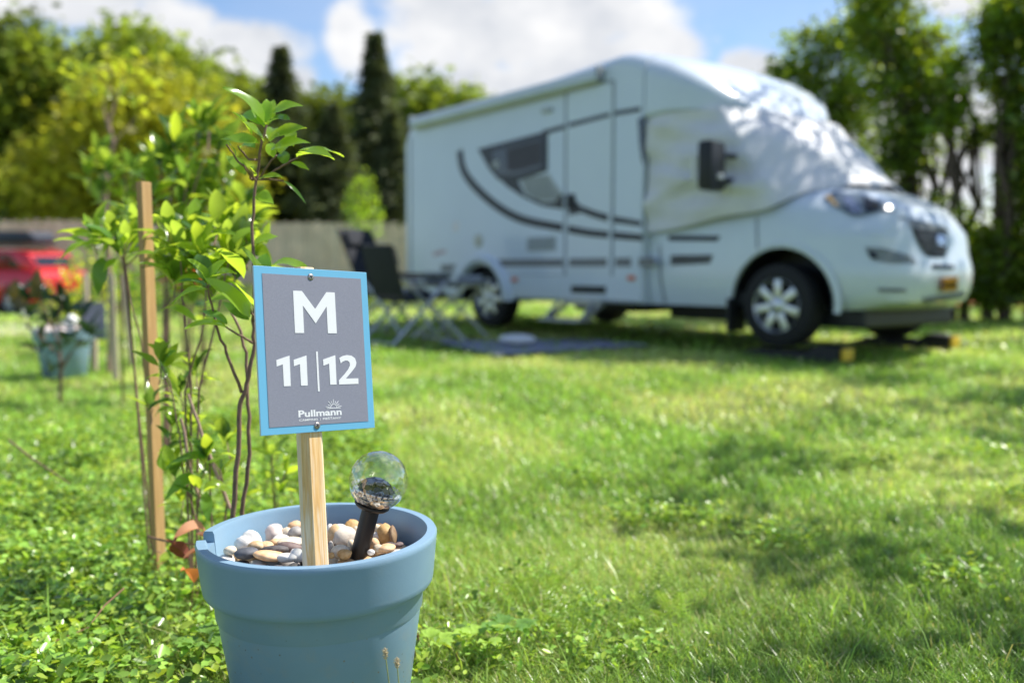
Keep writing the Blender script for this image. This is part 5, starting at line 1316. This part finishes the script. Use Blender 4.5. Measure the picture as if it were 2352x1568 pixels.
    ribbon('swoosh_stripe', [(2.06, 1.0), (2.45, .965)], .07, .065, M['stripe_dark'])
    ribbon('swoosh_stripe', [(1.62, 1.27), (1.80, 1.215), (1.99, 1.17)], .07, .07, M['stripe_dark'], .012)
    ribbon('swoosh_stripe', [(2.06, 1.155), (2.43, 1.10)], .065, .05, M['stripe_dark'])
    flank('swoosh_hook', [(1.42, 1.22), (1.60, 1.235), (1.62, 1.305), (1.54, 1.345), (1.50, 1.42), (1.43, 1.43)], M['stripe_dark'], .012)
    flank('swoosh_tail', [(.26, 1.69), (.60, 1.66), (.62, 1.60), (.72, 1.47), (1.0, 1.375), (1.20, 1.37), (1.26, 1.44), (1.33, 1.44), (1.33, 1.285), (1.0, 1.335), (.70, 1.44), (.40, 1.585)], M['stripe_dark'])
    flank('louvre_panel', [(.63, 1.655), (1.10, 1.665), (1.30, 1.46), (1.22, 1.385), (.98, 1.39), (.74, 1.48)], M['louvre'], .006)
    lv = MB()
    for i in range(7):
        t = i / 6; x0, x1, z = .66 + .16 * t, 1.10 + .14 * t, 1.635 - .215 * t; lv.box(((x0 + x1) / 2, -SY - .010, z), (x1 - x0 - .02, .008, .014))
    lv.build('louvre_slat', M['trim_grey'], root)
    ribbon('roof_line_stripe', [(1.0, 2.105), (1.36, 2.135)], .05, .045, M['stripe_dark']); ribbon('roof_line_stripe', [(1.41, 2.14), (2.0, 2.18)], .045, .04, M['stripe_dark'], .012); ribbon('roof_line_stripe', [(2.06, 2.185), (2.40, 2.185)], .04, .045, M['stripe_dark'])
    wn = flank('window', [(-.10, 2.035), (1.08, 2.115), (1.08, 1.70), (.64, 1.635), (.28, 1.655), (.12, 1.78)], M['stripe_dark'], .012)
    flank('pane', [(.16, 1.985), (1.02, 2.05), (1.02, 1.745), (.62, 1.69), (.30, 1.705), (.20, 1.79)], M['dark_glass'], .006, -SY - .012, -1, wn)
    flank('curtain', [(.42, 1.985), (1.0, 2.03), (1.0, 1.78), (.62, 1.74), (.44, 1.75)], M['blind'], .001, -SY - .0185, -1, wn)
    flank('sticker', [(.17, 1.86), (.28, 1.88), (.29, 1.80), (.20, 1.79)], M['louvre'], .002, -SY - .0185, -1, wn)
    flank('cab_window_edge', [(2.37, 2.10), (2.455, 2.11), (2.455, 1.64), (2.42, 1.72), (2.39, 1.88)], M['dark_glass'], .004)
    # entry door, proud of the wall, with its seams
    dr = flank('entry_door', [(1.385, .64), (2.03, .64), (2.03, 2.44), (1.98, 2.49), (1.43, 2.49), (1.385, 2.44)], M['gelcoat'], .008)
    for x in (1.365, 2.045): flank('door_seam', [(x - .013, .60), (x + .013, .60), (x + .013, 2.50), (x - .013, 2.50)], M['seam'], .010, par=dr)
    flank('door_seam', [(1.37, 2.495), (2.05, 2.495), (2.05, 2.512), (1.37, 2.512)], M['seam'], .010, par=dr)
    MB().box((1.46, -SY - .02, 1.36), (.10, .03, .15), None, .008).build('handle', M['black_plastic'], dr)
    # awning cassette along the roof edge
    aw = MB(); prof = [(0, 0), (-.035, -.015), (-.085, -.03), (-.105, -.075), (-.10, -.125), (-.07, -.15), (0, -.15)]
    a_, b_ = Vector((-1.36, -SY, 2.545)), Vector((1.90, -SY, 2.66)); vs = [(p.x, p.y + y, p.z + z) for p in (a_, b_) for y, z in prof]; k = len(prof)
    aw.add(vs, [tuple(range(k)), tuple(range(2 * k - 1, k - 1, -1))] + [(i, (i + 1) % k, k + (i + 1) % k, k + i) for i in range(k)]); awn = aw.build('awning_case', M['awning'], root, 35)
    for p in (a_, b_): MB().box((p.x, p.y - .05, p.z - .075), (.03, .112, .152), None, .02).build('end_cap', M['trim_grey'], awn)
    MB().beam((a_.x + .05, -SY - .055, a_.z - .158), (b_.x - .05, -SY - .055, b_.z - .158), .02, .012).build('lead_bar', M['awning_lip_reflected'], awn)  # bar's yellowish colour paints in light reflected onto the case underside
    # service fittings
    vt = flank('fridge_vent', [(.76, .86), (1.22, .86), (1.22, 1.01), (.76, 1.01)], M['trim_light'], .008)
    sl_ = MB()
    for i in range(5): sl_.box((.99, -SY - .011, .882 + .027 * i), (.42, .006, .010))
    sl_.build('slat', M['trim_grey'], vt)
    MB().lathe([(.0001, .012), (.07, .012), (.078, .0), (.078, -.004)], 24, Matrix.Translation((-.10, -SY, .99)) @ Matrix.Rotation(PI / 2, 4, 'X')).build('filler_cap', M['cap_cream'], root, 40)
    flank('sticker', [(-.62, 1.12), (-.50, 1.10), (-.46, 1.20), (-.56, 1.24)], M['sticker'], .002)
    flank('sticker', [(-1.0, .82), (-.74, .86), (-.74, .90), (-1.0, .87)], M['sticker_red'], .002)
    MB().box((1.08, -SY - .012, 2.33), (.16, .03, .05), None, .01).build('awning_lamp', M['trim_light'], root)
    for x, z in ((.55, .55), (2.31, .58)): MB().box((x, -SY - .008, z), (.09, .02, .045), None, .006).build('marker_lamp', M['orange'], root)
    for x0, x1 in ((.33, 1.33), (1.43, 1.98), (2.09, 2.30), (2.40, 2.60)): flank('taupe_stripe', [(x0, .735 - .045), (x1, .735 - .045), (x1, .735 + .04), (x0 - (.07 if x0 < .4 else 0), .735 + .04)], M['stripe_taupe'], .010 if 1.4 < x0 < 2 else .004)
    flank('taupe_stripe', [(-.84, .64), (-.62, .64), (-.52, .72), (-.84, .72)], M['stripe_taupe'], .004)
    flank('skirt_seam', [(-1.30, .605), (-.50, .605), (-.50, .615), (-1.30, .615)], M['seam'], .003); flank('skirt_seam', [(.45, .600), (1.36, .600), (1.36, .610), (.45, .610)], M['seam'], .003)
    flank('rear_corner_trim', [(-1.50, .45), (-1.47, .45), (-1.47, 2.30), (-1.50, 2.30)], M['seam'], .003)
    # flared wheel arch of the rear wheel
    for s in (-1, 1):
        arch = MB(); prof = [(.415, -.02), (.415, .05), (.44, .062), (.485, .055), (.53, .02), (.545, -.01)]; n = 26; vs = []
        for i in range(n + 1):
            a = math.radians(-2) + math.radians(184) * i / n
            for r, o in prof: vs.append((-.04 + r * math.cos(a), s * (SY + o), .33 + r * math.sin(a) * (.93 if r > .5 else 1)))
        k = len(prof); arch.add(vs, [(i * k + j, i * k + j + 1, (i + 1) * k + j + 1, (i + 1) * k + j) for i in range(n) for j in range(k - 1)]); arch.build('wheel_arch', M['gelcoat'], root, 50)
    # chassis floor so that daylight shows only beneath it
    MB().box((1.2, 0, .40), (5.4, 1.9, .12), None, .01).box((1.45, -.3, .30), (.9, .7, .16), None, .02).box((-.9, 0, .32), (1.0, 1.2, .1)).box((3.80, 0, .30), (1.4, 1.15, .16), None, .03).box((2.75, .1, .26), (1.1, 1.1, .18), None, .03).build('chassis', M['black_plastic'], root)  # low forward boxes added to deepen the shade beneath the body
    MB().box((4.32, 0, .255), (.50, 1.5, .16), None, .03).build('nose_shade_block', M['black_plastic'], root)  # black block added to stand in for the shade under the bumper
    # electric entry step folded out
    st = flank('step_recess', [(1.46, .42), (1.96, .42), (1.96, .495), (1.46, .495)], M['black_plastic'], .006)
    stp = MB(); stp.box((1.66, -SY - .27, .155), (.58, .24, .028), None, .006); 
    for x in (1.40, 1.92): stp.beam((x, -SY + .02, .33), (x, -SY - .26, .155), .03, .045); stp.beam((x, -SY - .12, .34), (x, -SY - .30, .165), .022, .035)
    stp.box((1.66, -SY - .03, .325), (.56, .06, .05)); stp.build('entry_step', M['alu'], root)
    # --- cab: plan outlines stacked in z, closed on top by the bonnet
    nose = [(.33, 4.70, 1.00), (.40, 4.83, 1.015), (.48, 4.86, 1.03), (.58, 4.88, 1.04), (.66, 4.88, 1.04), (.74, 4.86, 1.037), (.80, 4.84, 1.035), (.90, 4.83, 1.03), (.98, 4.81, 1.025), (1.05, 4.80, 1.018), (1.12, 4.75, 1.005), (1.19, 4.68, .975), (1.25, 4.57, .93), (1.30, 4.48, .88), (1.34, 4.38, .82), (1.375, 4.24, .72), (1.40, 4.06, .55)]
    m_ = 44; mb = MB(); vs = []
    for z, xn, hw in nose:
        e = 3.4 if z < 1.0 else 2.8
        for j in range(m_ + 1):
            t = -1 + 2 * j / m_; a = (t * PI / 2)
            y = hw * math.copysign(abs(math.sin(a)) ** (2 / e), math.sin(a)); x0 = 3.55
            x = x0 + (xn - x0) * abs(math.cos(a)) ** (2 / e)
            vs.append((x, y, z))
        vs += [(2.45, hw, z), (2.45, -hw, z)]
    k = m_ + 3; fs = [tuple(range(k - 1, -1, -1)), tuple((len(nose) - 1) * k + j for j in range(k))]
    for i in range(len(nose) - 1):
        for j in range(k): fs.append((i * k + j, i * k + (j + 1) % k, (i + 1) * k + (j + 1) % k, (i + 1) * k + j))
    cab = mb.add(vs, fs).build('cab', M['cab_paint'], None, 40)
    eval_bool(cab, [cyl(WB + .035, .345, .505, -1.4, -.62), cyl(WB + .035, .345, .505, .62, 1.4)]); smooth_mesh(cab.data, 36); cab.parent = root
    for s in (-1, 1):
        arch = MB(); prof = [(.503, -.03), (.503, .002), (.509, .005), (.53, .003), (.56, -.012)]; n = 24; vs = []
        for i in range(n + 1):
            a = math.radians(-6) + math.radians(190) * i / n; ca = math.cos(a)
            for r, o in prof: vs.append((WB + .035 + r * ca, s * (1.035 + o - .06 * max(0, ca) ** 2), .36 + r * math.sin(a)))
        kk = len(prof); arch.add(vs, [(i * kk + j, i * kk + j + 1, (i + 1) * kk + j + 1, (i + 1) * kk + j) for i in range(n) for j in range(kk - 1)]); arch.build('wheel_arch', M['cab_paint'], root, 50)
        # dark liner inside the arch
        for cx, cz_, R_, y0, y1 in ((WB + .035, .345, .499, .64, 1.0), (-.04, .30, .409, .72, 1.10)):
            ln = MB(); k2 = 24; vs = []
            for i in range(k2 + 1):
                a = PI * i / k2
                for y in (y0, y1): vs.append((cx + R_ * math.cos(a), s * y, cz_ + R_ * math.sin(a)))
            c0 = len(vs); vs.append((cx, s * y0, cz_)); ln.add(vs, [(2 * i, 2 * i + 1, 2 * i + 3, 2 * i + 2) for i in range(k2)] + [(c0, 2 * i, 2 * i + 2) for i in range(k2)]); ln.build('arch_liner', M['black_plastic'], root)
        wheel_parts(root, (WB, s * .90, .355), .362, .235, s, 'silver', 7, .25)
        wheel_parts(root, (-.04, s * .93, .335), .345, .225, s, 'silver', 7, .1)
        MB().box((3.42, s * .95, .26), (.03, .24, .30), None, .008).build('mud_flap', M['black_plastic'], root)
    bm = bmesh.new(); bm.from_mesh(cab.data); bvh = BVHTree.FromBMesh(bm); bm.free()
    def skin(name, pts, m, d=.006, sub=4, par=root, dark=None):
        """trim that follows the cab skin: the polygon is dropped onto the bodywork along horizontal sight lines and thickened"""
        n = len(pts); b2 = bmesh.new(); vv = [b2.verts.new((u, v, 0)) for u, v in pts]; f = b2.faces.new(vv)
        bmesh.ops.triangulate(b2, faces=[f])
        for _ in range(sub): bmesh.ops.subdivide_edges(b2, edges=[e for e in b2.edges if e.calc_length() > 9], cuts=1, use_grid_fill=False); bmesh.ops.triangulate(b2, faces=b2.faces[:])
        bad = []
        for v in b2.verts:
            o, dr_ = rv_ray(v.co.x, v.co.y); h, nn, i_, t_ = bvh.ray_cast(o, dr_)
            if h is None: bad.append(v); continue
            if nn.dot(dr_) > 0: nn = -nn
            v.co = h + nn * d
        if bad: bmesh.ops.delete(b2, geom=bad, context='VERTS')
        bmesh.ops.recalc_face_normals(b2, faces=b2.faces[:])
        if not b2.faces: b2.free(); return None
        ext = bmesh.ops.extrude_face_region(b2, geom=b2.faces[:]); 
        for v in [g for g in ext['geom'] if isinstance(g, bmesh.types.BMVert)]:
            v.co -= (v.normal if v.normal.length else Vector((1, 0, 0))) * 0
        me = bpy.data.meshes.new(name); b2.to_mesh(me); b2.free(); smooth_mesh(me, 40)
        return link_mesh(name, me, m, par)
    Z = lambda L_: [z3(*p) for p in L_]
    hl = skin('headlight', Z([(716, 775), (770, 748), (900, 760), (1000, 800), (1060, 838), (985, 845), (900, 868), (850, 862), (770, 820)]), M['lamp_glass'], .012)
    if hl:
        skin('reflector', Z([(800, 775), (850, 775), (905, 850), (850, 855)]), M['chrome'], .018, par=hl); skin('bulb_housing', Z([(905, 775), (985, 805), (980, 838), (920, 850)]), M['dark_glass'], .018, par=hl)
        skin('indicator', Z([(722, 776), (750, 765), (790, 822), (770, 818)]), M['amber'], .018, par=hl)
    gr_ = skin('grille', Z([(1140, 925), (1200, 928), (1305, 945), (1312, 1000), (1300, 1060), (1240, 1062), (1205, 1050), (1165, 985)]), M['black_plastic'], .008)
    if gr_:
        for yy in (960, 990, 1020): skin('grille_bar', Z([(1158 + (yy - 940) * .35, yy - 4), (1308, yy + 6), (1308, yy + 13), (1160 + (yy - 940) * .35, yy + 4)]), M['trim_grey'], .016, par=gr_)
        skin('badge', Z([(1252, 955), (1290, 958), (1296, 1005), (1256, 1002)]), M['chrome'], .022, par=gr_)
    skin('grille_trim', Z([(1120, 890), (1300, 918), (1322, 945), (1300, 944), (1140, 924)]), M['trim_grey'], .010)
    skin('fog_lamp_recess', Z([(915, 1010), (1000, 1015), (1130, 1050), (1170, 1090), (1050, 1092), (950, 1075)]), M['recess'], .004)
    skin('fog_lamp', Z([(925, 1030), (965, 1035), (975, 1068), (945, 1066)]), M['dark_glass'], .010)
    skin('lower_slot', Z([(975, 1208), (1110, 1212), (1115, 1228), (985, 1226)]), M['trim_grey'], .006)
    skin('lower_grille', Z([(1235, 1095), (1345, 1100), (1345, 1118), (1240, 1118)]), M['black_plastic'], .006)
    skin('bumper_lip', Z([(1190, 1255), (1290, 1238), (1395, 1225), (1395, 1248), (1300, 1268), (1200, 1275)]), M['trim_grey'], .008)
    pl = skin('licence_plate', Z([(1268, 1160), (1355, 1154), (1353, 1218), (1268, 1226)]), M['plate'], .02)
    if pl:
        for x in (1285, 1302, 1319, 1335): skin('plate_character', Z([(x, 1178), (x + 10, 1177), (x + 10, 1202), (x, 1203)]), M['black_plastic'], .026, 0, pl)
        skin('plate_band', Z([(1269, 1162), (1278, 1161), (1278, 1223), (1269, 1224)]), M['plate_blue'], .026, par=pl)
    skin('side_stripe', Z([(-30, 955), (222, 958), (205, 983), (-30, 980)]), M['stripe_dark'], .005)
    skin('taupe_stripe', Z([(-20, 1050), (185, 1048), (170, 1090), (-20, 1100)]), M['stripe_taupe'], .005)
    skin('bonnet_seam', Z([(1080, 865), (1200, 890), (1300, 912), (1300, 918), (1195, 898), (1080, 872)]), M['seam'], .006)
    skin('door_seam', Z([(392, 868), (400, 868), (402, 1020), (394, 1020)]), M['seam'], .004)
    skin('door_seam', [z2(1372, 1000), z2(1380, 1000), z2(1384, 1160), z2(1410, 1296), z2(1400, 1296), z2(1374, 1160)], M['seam'], .004)
    # door mirror: double-stacked housing on two arms
    mr = MB(); mr.box((3.40, -1.30, 1.56), (.15, .29, .43), Matrix.Rotation(.25, 3, 'Z'), .045); mirror = mr.build('mirror', M['black_plastic'], root, 40)
    ar = MB(); ar.beam((3.44, -1.04, 1.44), (3.42, -1.22, 1.44), .06, .05, .01); ar.build('mirror_arm', M['black_plastic'], mirror)
    MB().beam((3.44, -1.02, 1.66), (3.42, -1.22, 1.66), .05, .04, .01).build('mirror_arm', M['black_plastic'], mirror)
    MB().box((3.325, -1.45, 1.55), (.05, .03, .19), Matrix.Rotation(.25, 3, 'Z'), .012).build('mirror_pale_patch', M['mirror_pale'], mirror); MB().box((3.475, -1.28, 1.465), (.05, .10, .05), Matrix.Rotation(.25, 3, 'Z'), .012).build('indicator', M['mirror_pale'], mirror)  # pale patch on the outer side of the housing
    # roof furniture
    MB().box((.5, .1, 2.66), (.7, .5, .10), None, .03).build('roof_hatch', M['awning'], root)
    # rear lamp column
    for s in (-1, 1): MB().box((-1.67, s * .92, .98), (.04, .14, .50), None, .015).build('tail_lamp', M['tail'], root)
    return root
M['blind'] = simple('blind', (.065, .06, .075), .6); M['trim_light'] = simple('trim_light', (.42, .46, .47), .5); M['cap_cream'] = simple('cap_cream', (.58, .57, .46), .5)
M['sticker'] = simple('sticker_pale', (.80, .76, .76), .5); M['sticker_red'] = simple('sticker_red', (.55, .38, .40), .5); M['awning_lip_reflected'] = simple('awning_lip_reflected', (.52, .52, .40), .5)
M['amber'] = simple('amber', (.75, .55, .28), .25); M['recess'] = simple('recess', (.44, .485, .50), .45); M['plate_blue'] = simple('plate_blue', (.03, .06, .25), .4); M['mirror_pale'] = simple('mirror_pale', (.66, .66, .68), .25)
M['lamp_glass'] = simple('lamp_glass', (.23, .30, .37), .08, .2, 10, coat=.8)
motorhome()

# ------------------------------------------------------------------ quilted cover over windscreen and cab windows
def cab_cover():
    n, m_ = 120, 26; vs, fs = [], []
    def plan(t, xc, hw, xb, e):
        a = t * PI / 2; y = hw * math.copysign(abs(math.sin(a)) ** (2 / e), math.sin(a)); return xb + (xc - xb) * abs(math.cos(a)) ** (2 / e), y
    for i in range(n + 1):
        s = -1 + 2 * i / n
        # the outer stretches run flat along the doors, the middle spans the windscreen; they meet in a crease at the A-pillar
        q = abs(s); sg = 1 if s > 0 else -1
        if q > .60:
            f = (q - .60) / .40; hem = Vector((3.86 - f * 1.39, sg * (1.035 + .05 * min(1, f * 3)), 1.21 - .13 * f ** .7 - .07 * f)); top = Vector((3.21 - f * .74, sg * (.97 + .11 * min(1, f * 1.6)), 2.115)); out = Vector((0, sg, 0))
        else:
            t = s / .60; at_ = abs(t); top = Vector((3.43 - .22 * at_ ** 2.2, .97 * t, 2.10 + .015 * at_)); hem = Vector((4.27 - .41 * at_ ** 2.2, 1.035 * t, 1.395 - .185 * at_ ** 3)); out = Vector((.75, .30 * t, .60)).normalized()
        for j in range(m_ + 1):
            w = j / m_; p = hem.lerp(top, w)
            side = min(1, max(0, (q - .55) / .12))
            fold = .010 * math.sin(9 * w + 5.5 * s + 2.0 * math.sin(3 * s)) + .007 * math.sin(17 * s - 8 * w + 1.0)
            fold += side * (.020 * math.sin(13 * (w + .55 * (q - .6)) + 1.5 * math.sin(7 * q)) + .012 * math.sin(26 * (w - .6 * (q - .6)) + 2))
            # swags hanging from the mirror bracket toward the hem
            fold += side * .035 * math.exp(-((w - .30 - .9 * (q - .72)) / .05) ** 2) + side * .03 * math.exp(-((w - .45 + .7 * (q - .72)) / .05) ** 2)
            bul = .03 * math.sin(PI * w) * (1 - side) * .3
            p = p + out * (bul + fold * min(1, w * 5 + .25) * (1 if w < .93 else .3) + .014)
            if j == 0: p.z += .010 * math.sin(23 * s)
            vs.append(RVM @ p)
    k = m_ + 1
    for i in range(n):
        for j in range(m_): fs.append((i * k + j, (i + 1) * k + j, (i + 1) * k + j + 1, i * k + j + 1))
    o = Vector(RVM @ Vector((3.3, 0, 1.2))); mb = MB().add([v - o for v in vs], fs); c = mb.build('windscreen_cover', M['cover'], None, 60); c.location = o
    tag(c, 'white wrinkled fabric cover draped over the motorhome cab windows and windscreen', 'cover')
cab_cover()

# ------------------------------------------------------------------ levelling ramps under the front wheels
def ramp_at(s, lab):
    root = thing('levelling_ramp', lab, 'ramp', (0, 0, 0), 0, 'levelling ramps under the front wheels')
    c = RVM @ Vector((WB, s * .92, 0)); root.location = (c.x, c.y, 0); root.rotation_euler = (0, 0, YAW)
    poly = [(-.42, 0), (.62, 0), (.62, .13), (.42, .145), (.30, .075), (.14, .085), (-.02, .07), (-.20, .075), (-.40, .012)]
    Q = Matrix.Translation((0, .11, 0)) @ Matrix.Rotation(PI / 2, 4, 'X')
    MB().prism(poly, .22, Q).build('wedge', M['black_plastic'], root)
    MB().box((.635, 0, .075), (.03, .15, .10), None, .008).build('end_plate', M['yellow'], root)
ramp_at(-1, 'black levelling ramp with yellow end under the near front wheel'); ramp_at(1, 'levelling ramp with yellow end under the far front wheel')

# ------------------------------------------------------------------ woven mat in front of the door
def ground_mat():
    c = [on_z(*p, 0) for p in ((1000, 792), (1145, 826), (1492, 800), (1330, 782))]
    o = sum(c, Vector()) / 4; mb = MB(); n, mm = 24, 12; vs = []
    for i in range(n + 1):
        for j in range(mm + 1):
            a = c[0].lerp(c[3], i / n); b = c[1].lerp(c[2], i / n); p = a.lerp(b, j / mm); vs.append((p.x - o.x, p.y - o.y, gzf(p.x, p.y) + .035 + .012 * math.sin(i * 1.3) * math.sin(j * 1.1)))
    fs = [(i * (mm + 1) + j, (i + 1) * (mm + 1) + j, (i + 1) * (mm + 1) + j + 1, i * (mm + 1) + j + 1) for i in range(n) for j in range(mm)]
    mt = mb.add(vs, fs).build('ground_mat', M['mat'], None, 60); mt.location = (o.x, o.y, 0)
    tag(mt, 'grey blue ribbed awning mat spread on the grass before the entry door', 'mat')
    b_ = on_z(1188, 785, .06); hb = MB(); me = pebble_mesh(.15, .10, .055, 77, .18)
    ob = link_mesh('cloth_bundle', me, M['cover']); ob.location = (b_.x, b_.y, .085); tag(ob, 'pale rounded bundle lying on the grey mat beside the rear wheel', 'bundle')
ground_mat()

# ------------------------------------------------------------------ folding recliner chairs and table
def recliner(loc, rot, label, recl=0.35, bl=.80):
    root = thing('camping_chair', label, 'chair', loc, rot, 'folding camping chairs behind the sign')
    # local: seat faces +x
    def pad(name, a, b, w, t):
        a, b = Vector(a), Vector(b); mb = MB(); mb.beam(a, b, w, t, .02, up=(0, 0, 1) if abs((b - a).z) < .3 else (-1, 0, 0)); return mb.build(name, M['chair_fabric'], root, 40)
    top = Vector((-.24 - bl * math.sin(recl), 0, .46 + bl * math.cos(recl)))
    pad('seat', (-.24, 0, .45), (.28, 0, .48), .48, .05); back = pad('backrest', (-.25, 0, .48), top, .48, .045)
    hr = top + (Vector((-.25, 0, .48)) - top).normalized() * .12; MB().box(hr + Vector((.045, 0, 0)), (.06, .42, .18), Matrix.Rotation(-recl, 3, 'Y'), .025).build('headrest', M['chair_fabric'], back)
    for s in (-1, 1):
        y = s * .27
        MB().tube([(.34, y, .01), (.10, y, .30), (-.28, y, .66)], .018, 8).build('leg', M['alu'], root, 60); MB().tube([(-.42, y * .98, .01), (-.10, y * .98, .30), (.26, y * .98, .63)], .018, 8).build('leg', M['alu'], root, 60)
        MB().box((0, y, .665), (.52, .05, .03), None, .012).build('armrest', M['black_plastic'], root)
        MB().tube([(-.25, s * .245, .46), top + Vector((0, s * .245, 0))], .014, 8).build('back_tube', M['black_plastic'], root, 60)
    for x in (.335, -.415): MB().tube([(x, -.27, .03), (x, .27, .03)], .014, 8).build('cross_tube', M['alu'], root, 60)
    return root
c1 = on_z(850, 778, 0); c2 = on_z(925, 790, 0)
recliner((c1.x + .22, c1.y + .45, 0), math.radians(-35), 'black high-backed recliner chair tilted back, leftmost behind the sign', .50)
recliner((c2.x + .07, c2.y + .1, 0), math.radians(42), 'dark folding chair with a lower back next to the motorhome rear corner', .30, .55)
def camp_table():
    b = on_z(1035, 780, 0); root = thing('camping_table', 'low folding camping table with slatted grey top between chairs and rear wheel', 'table', (b.x, b.y, 0), math.radians(-20))
    mb = MB()
    for i in range(7): mb.box((0, -.27 + .09 * i, .60), (.74, .078, .022), None, .005)
    mb.build('table_top', M['alu_dull'], root)
    for s in (-1, 1):
        for x in (-.30, .30): MB().beam((x, s * .26, .585), (-x * 1.05, s * .30, .0), .045, .025, .004).build('leg', M['alu'], root)
    MB().box((0, 0, .565), (.70, .04, .03)).build('frame', M['alu'], root)
    # the things left on it
    t = thing('wash_bowl', 'shallow grey bowl standing on the camping table', 'bowl', (b.x - .12, b.y, .612)); MB().lathe([(.0001, 0), (.10, 0), (.16, .09), (.165, .09), (.105, -.004 + .008)], 28, close=False).build('bowl', M['trim_light'], t, 50)
    t = thing('folded_towel', 'grey folded cloth lying on the camping table beside the bowl', 'cloth', (b.x + .20, b.y + .05, .612))
    MB().box((0, 0, .03), (.26, .20, .055), None, .02).build('cloth', M['trim_grey'], t, 40)
M['alu_dull'] = simple('alu_dull', (.27, .29, .32), .5, .2, 20, metal=.4)
camp_table()
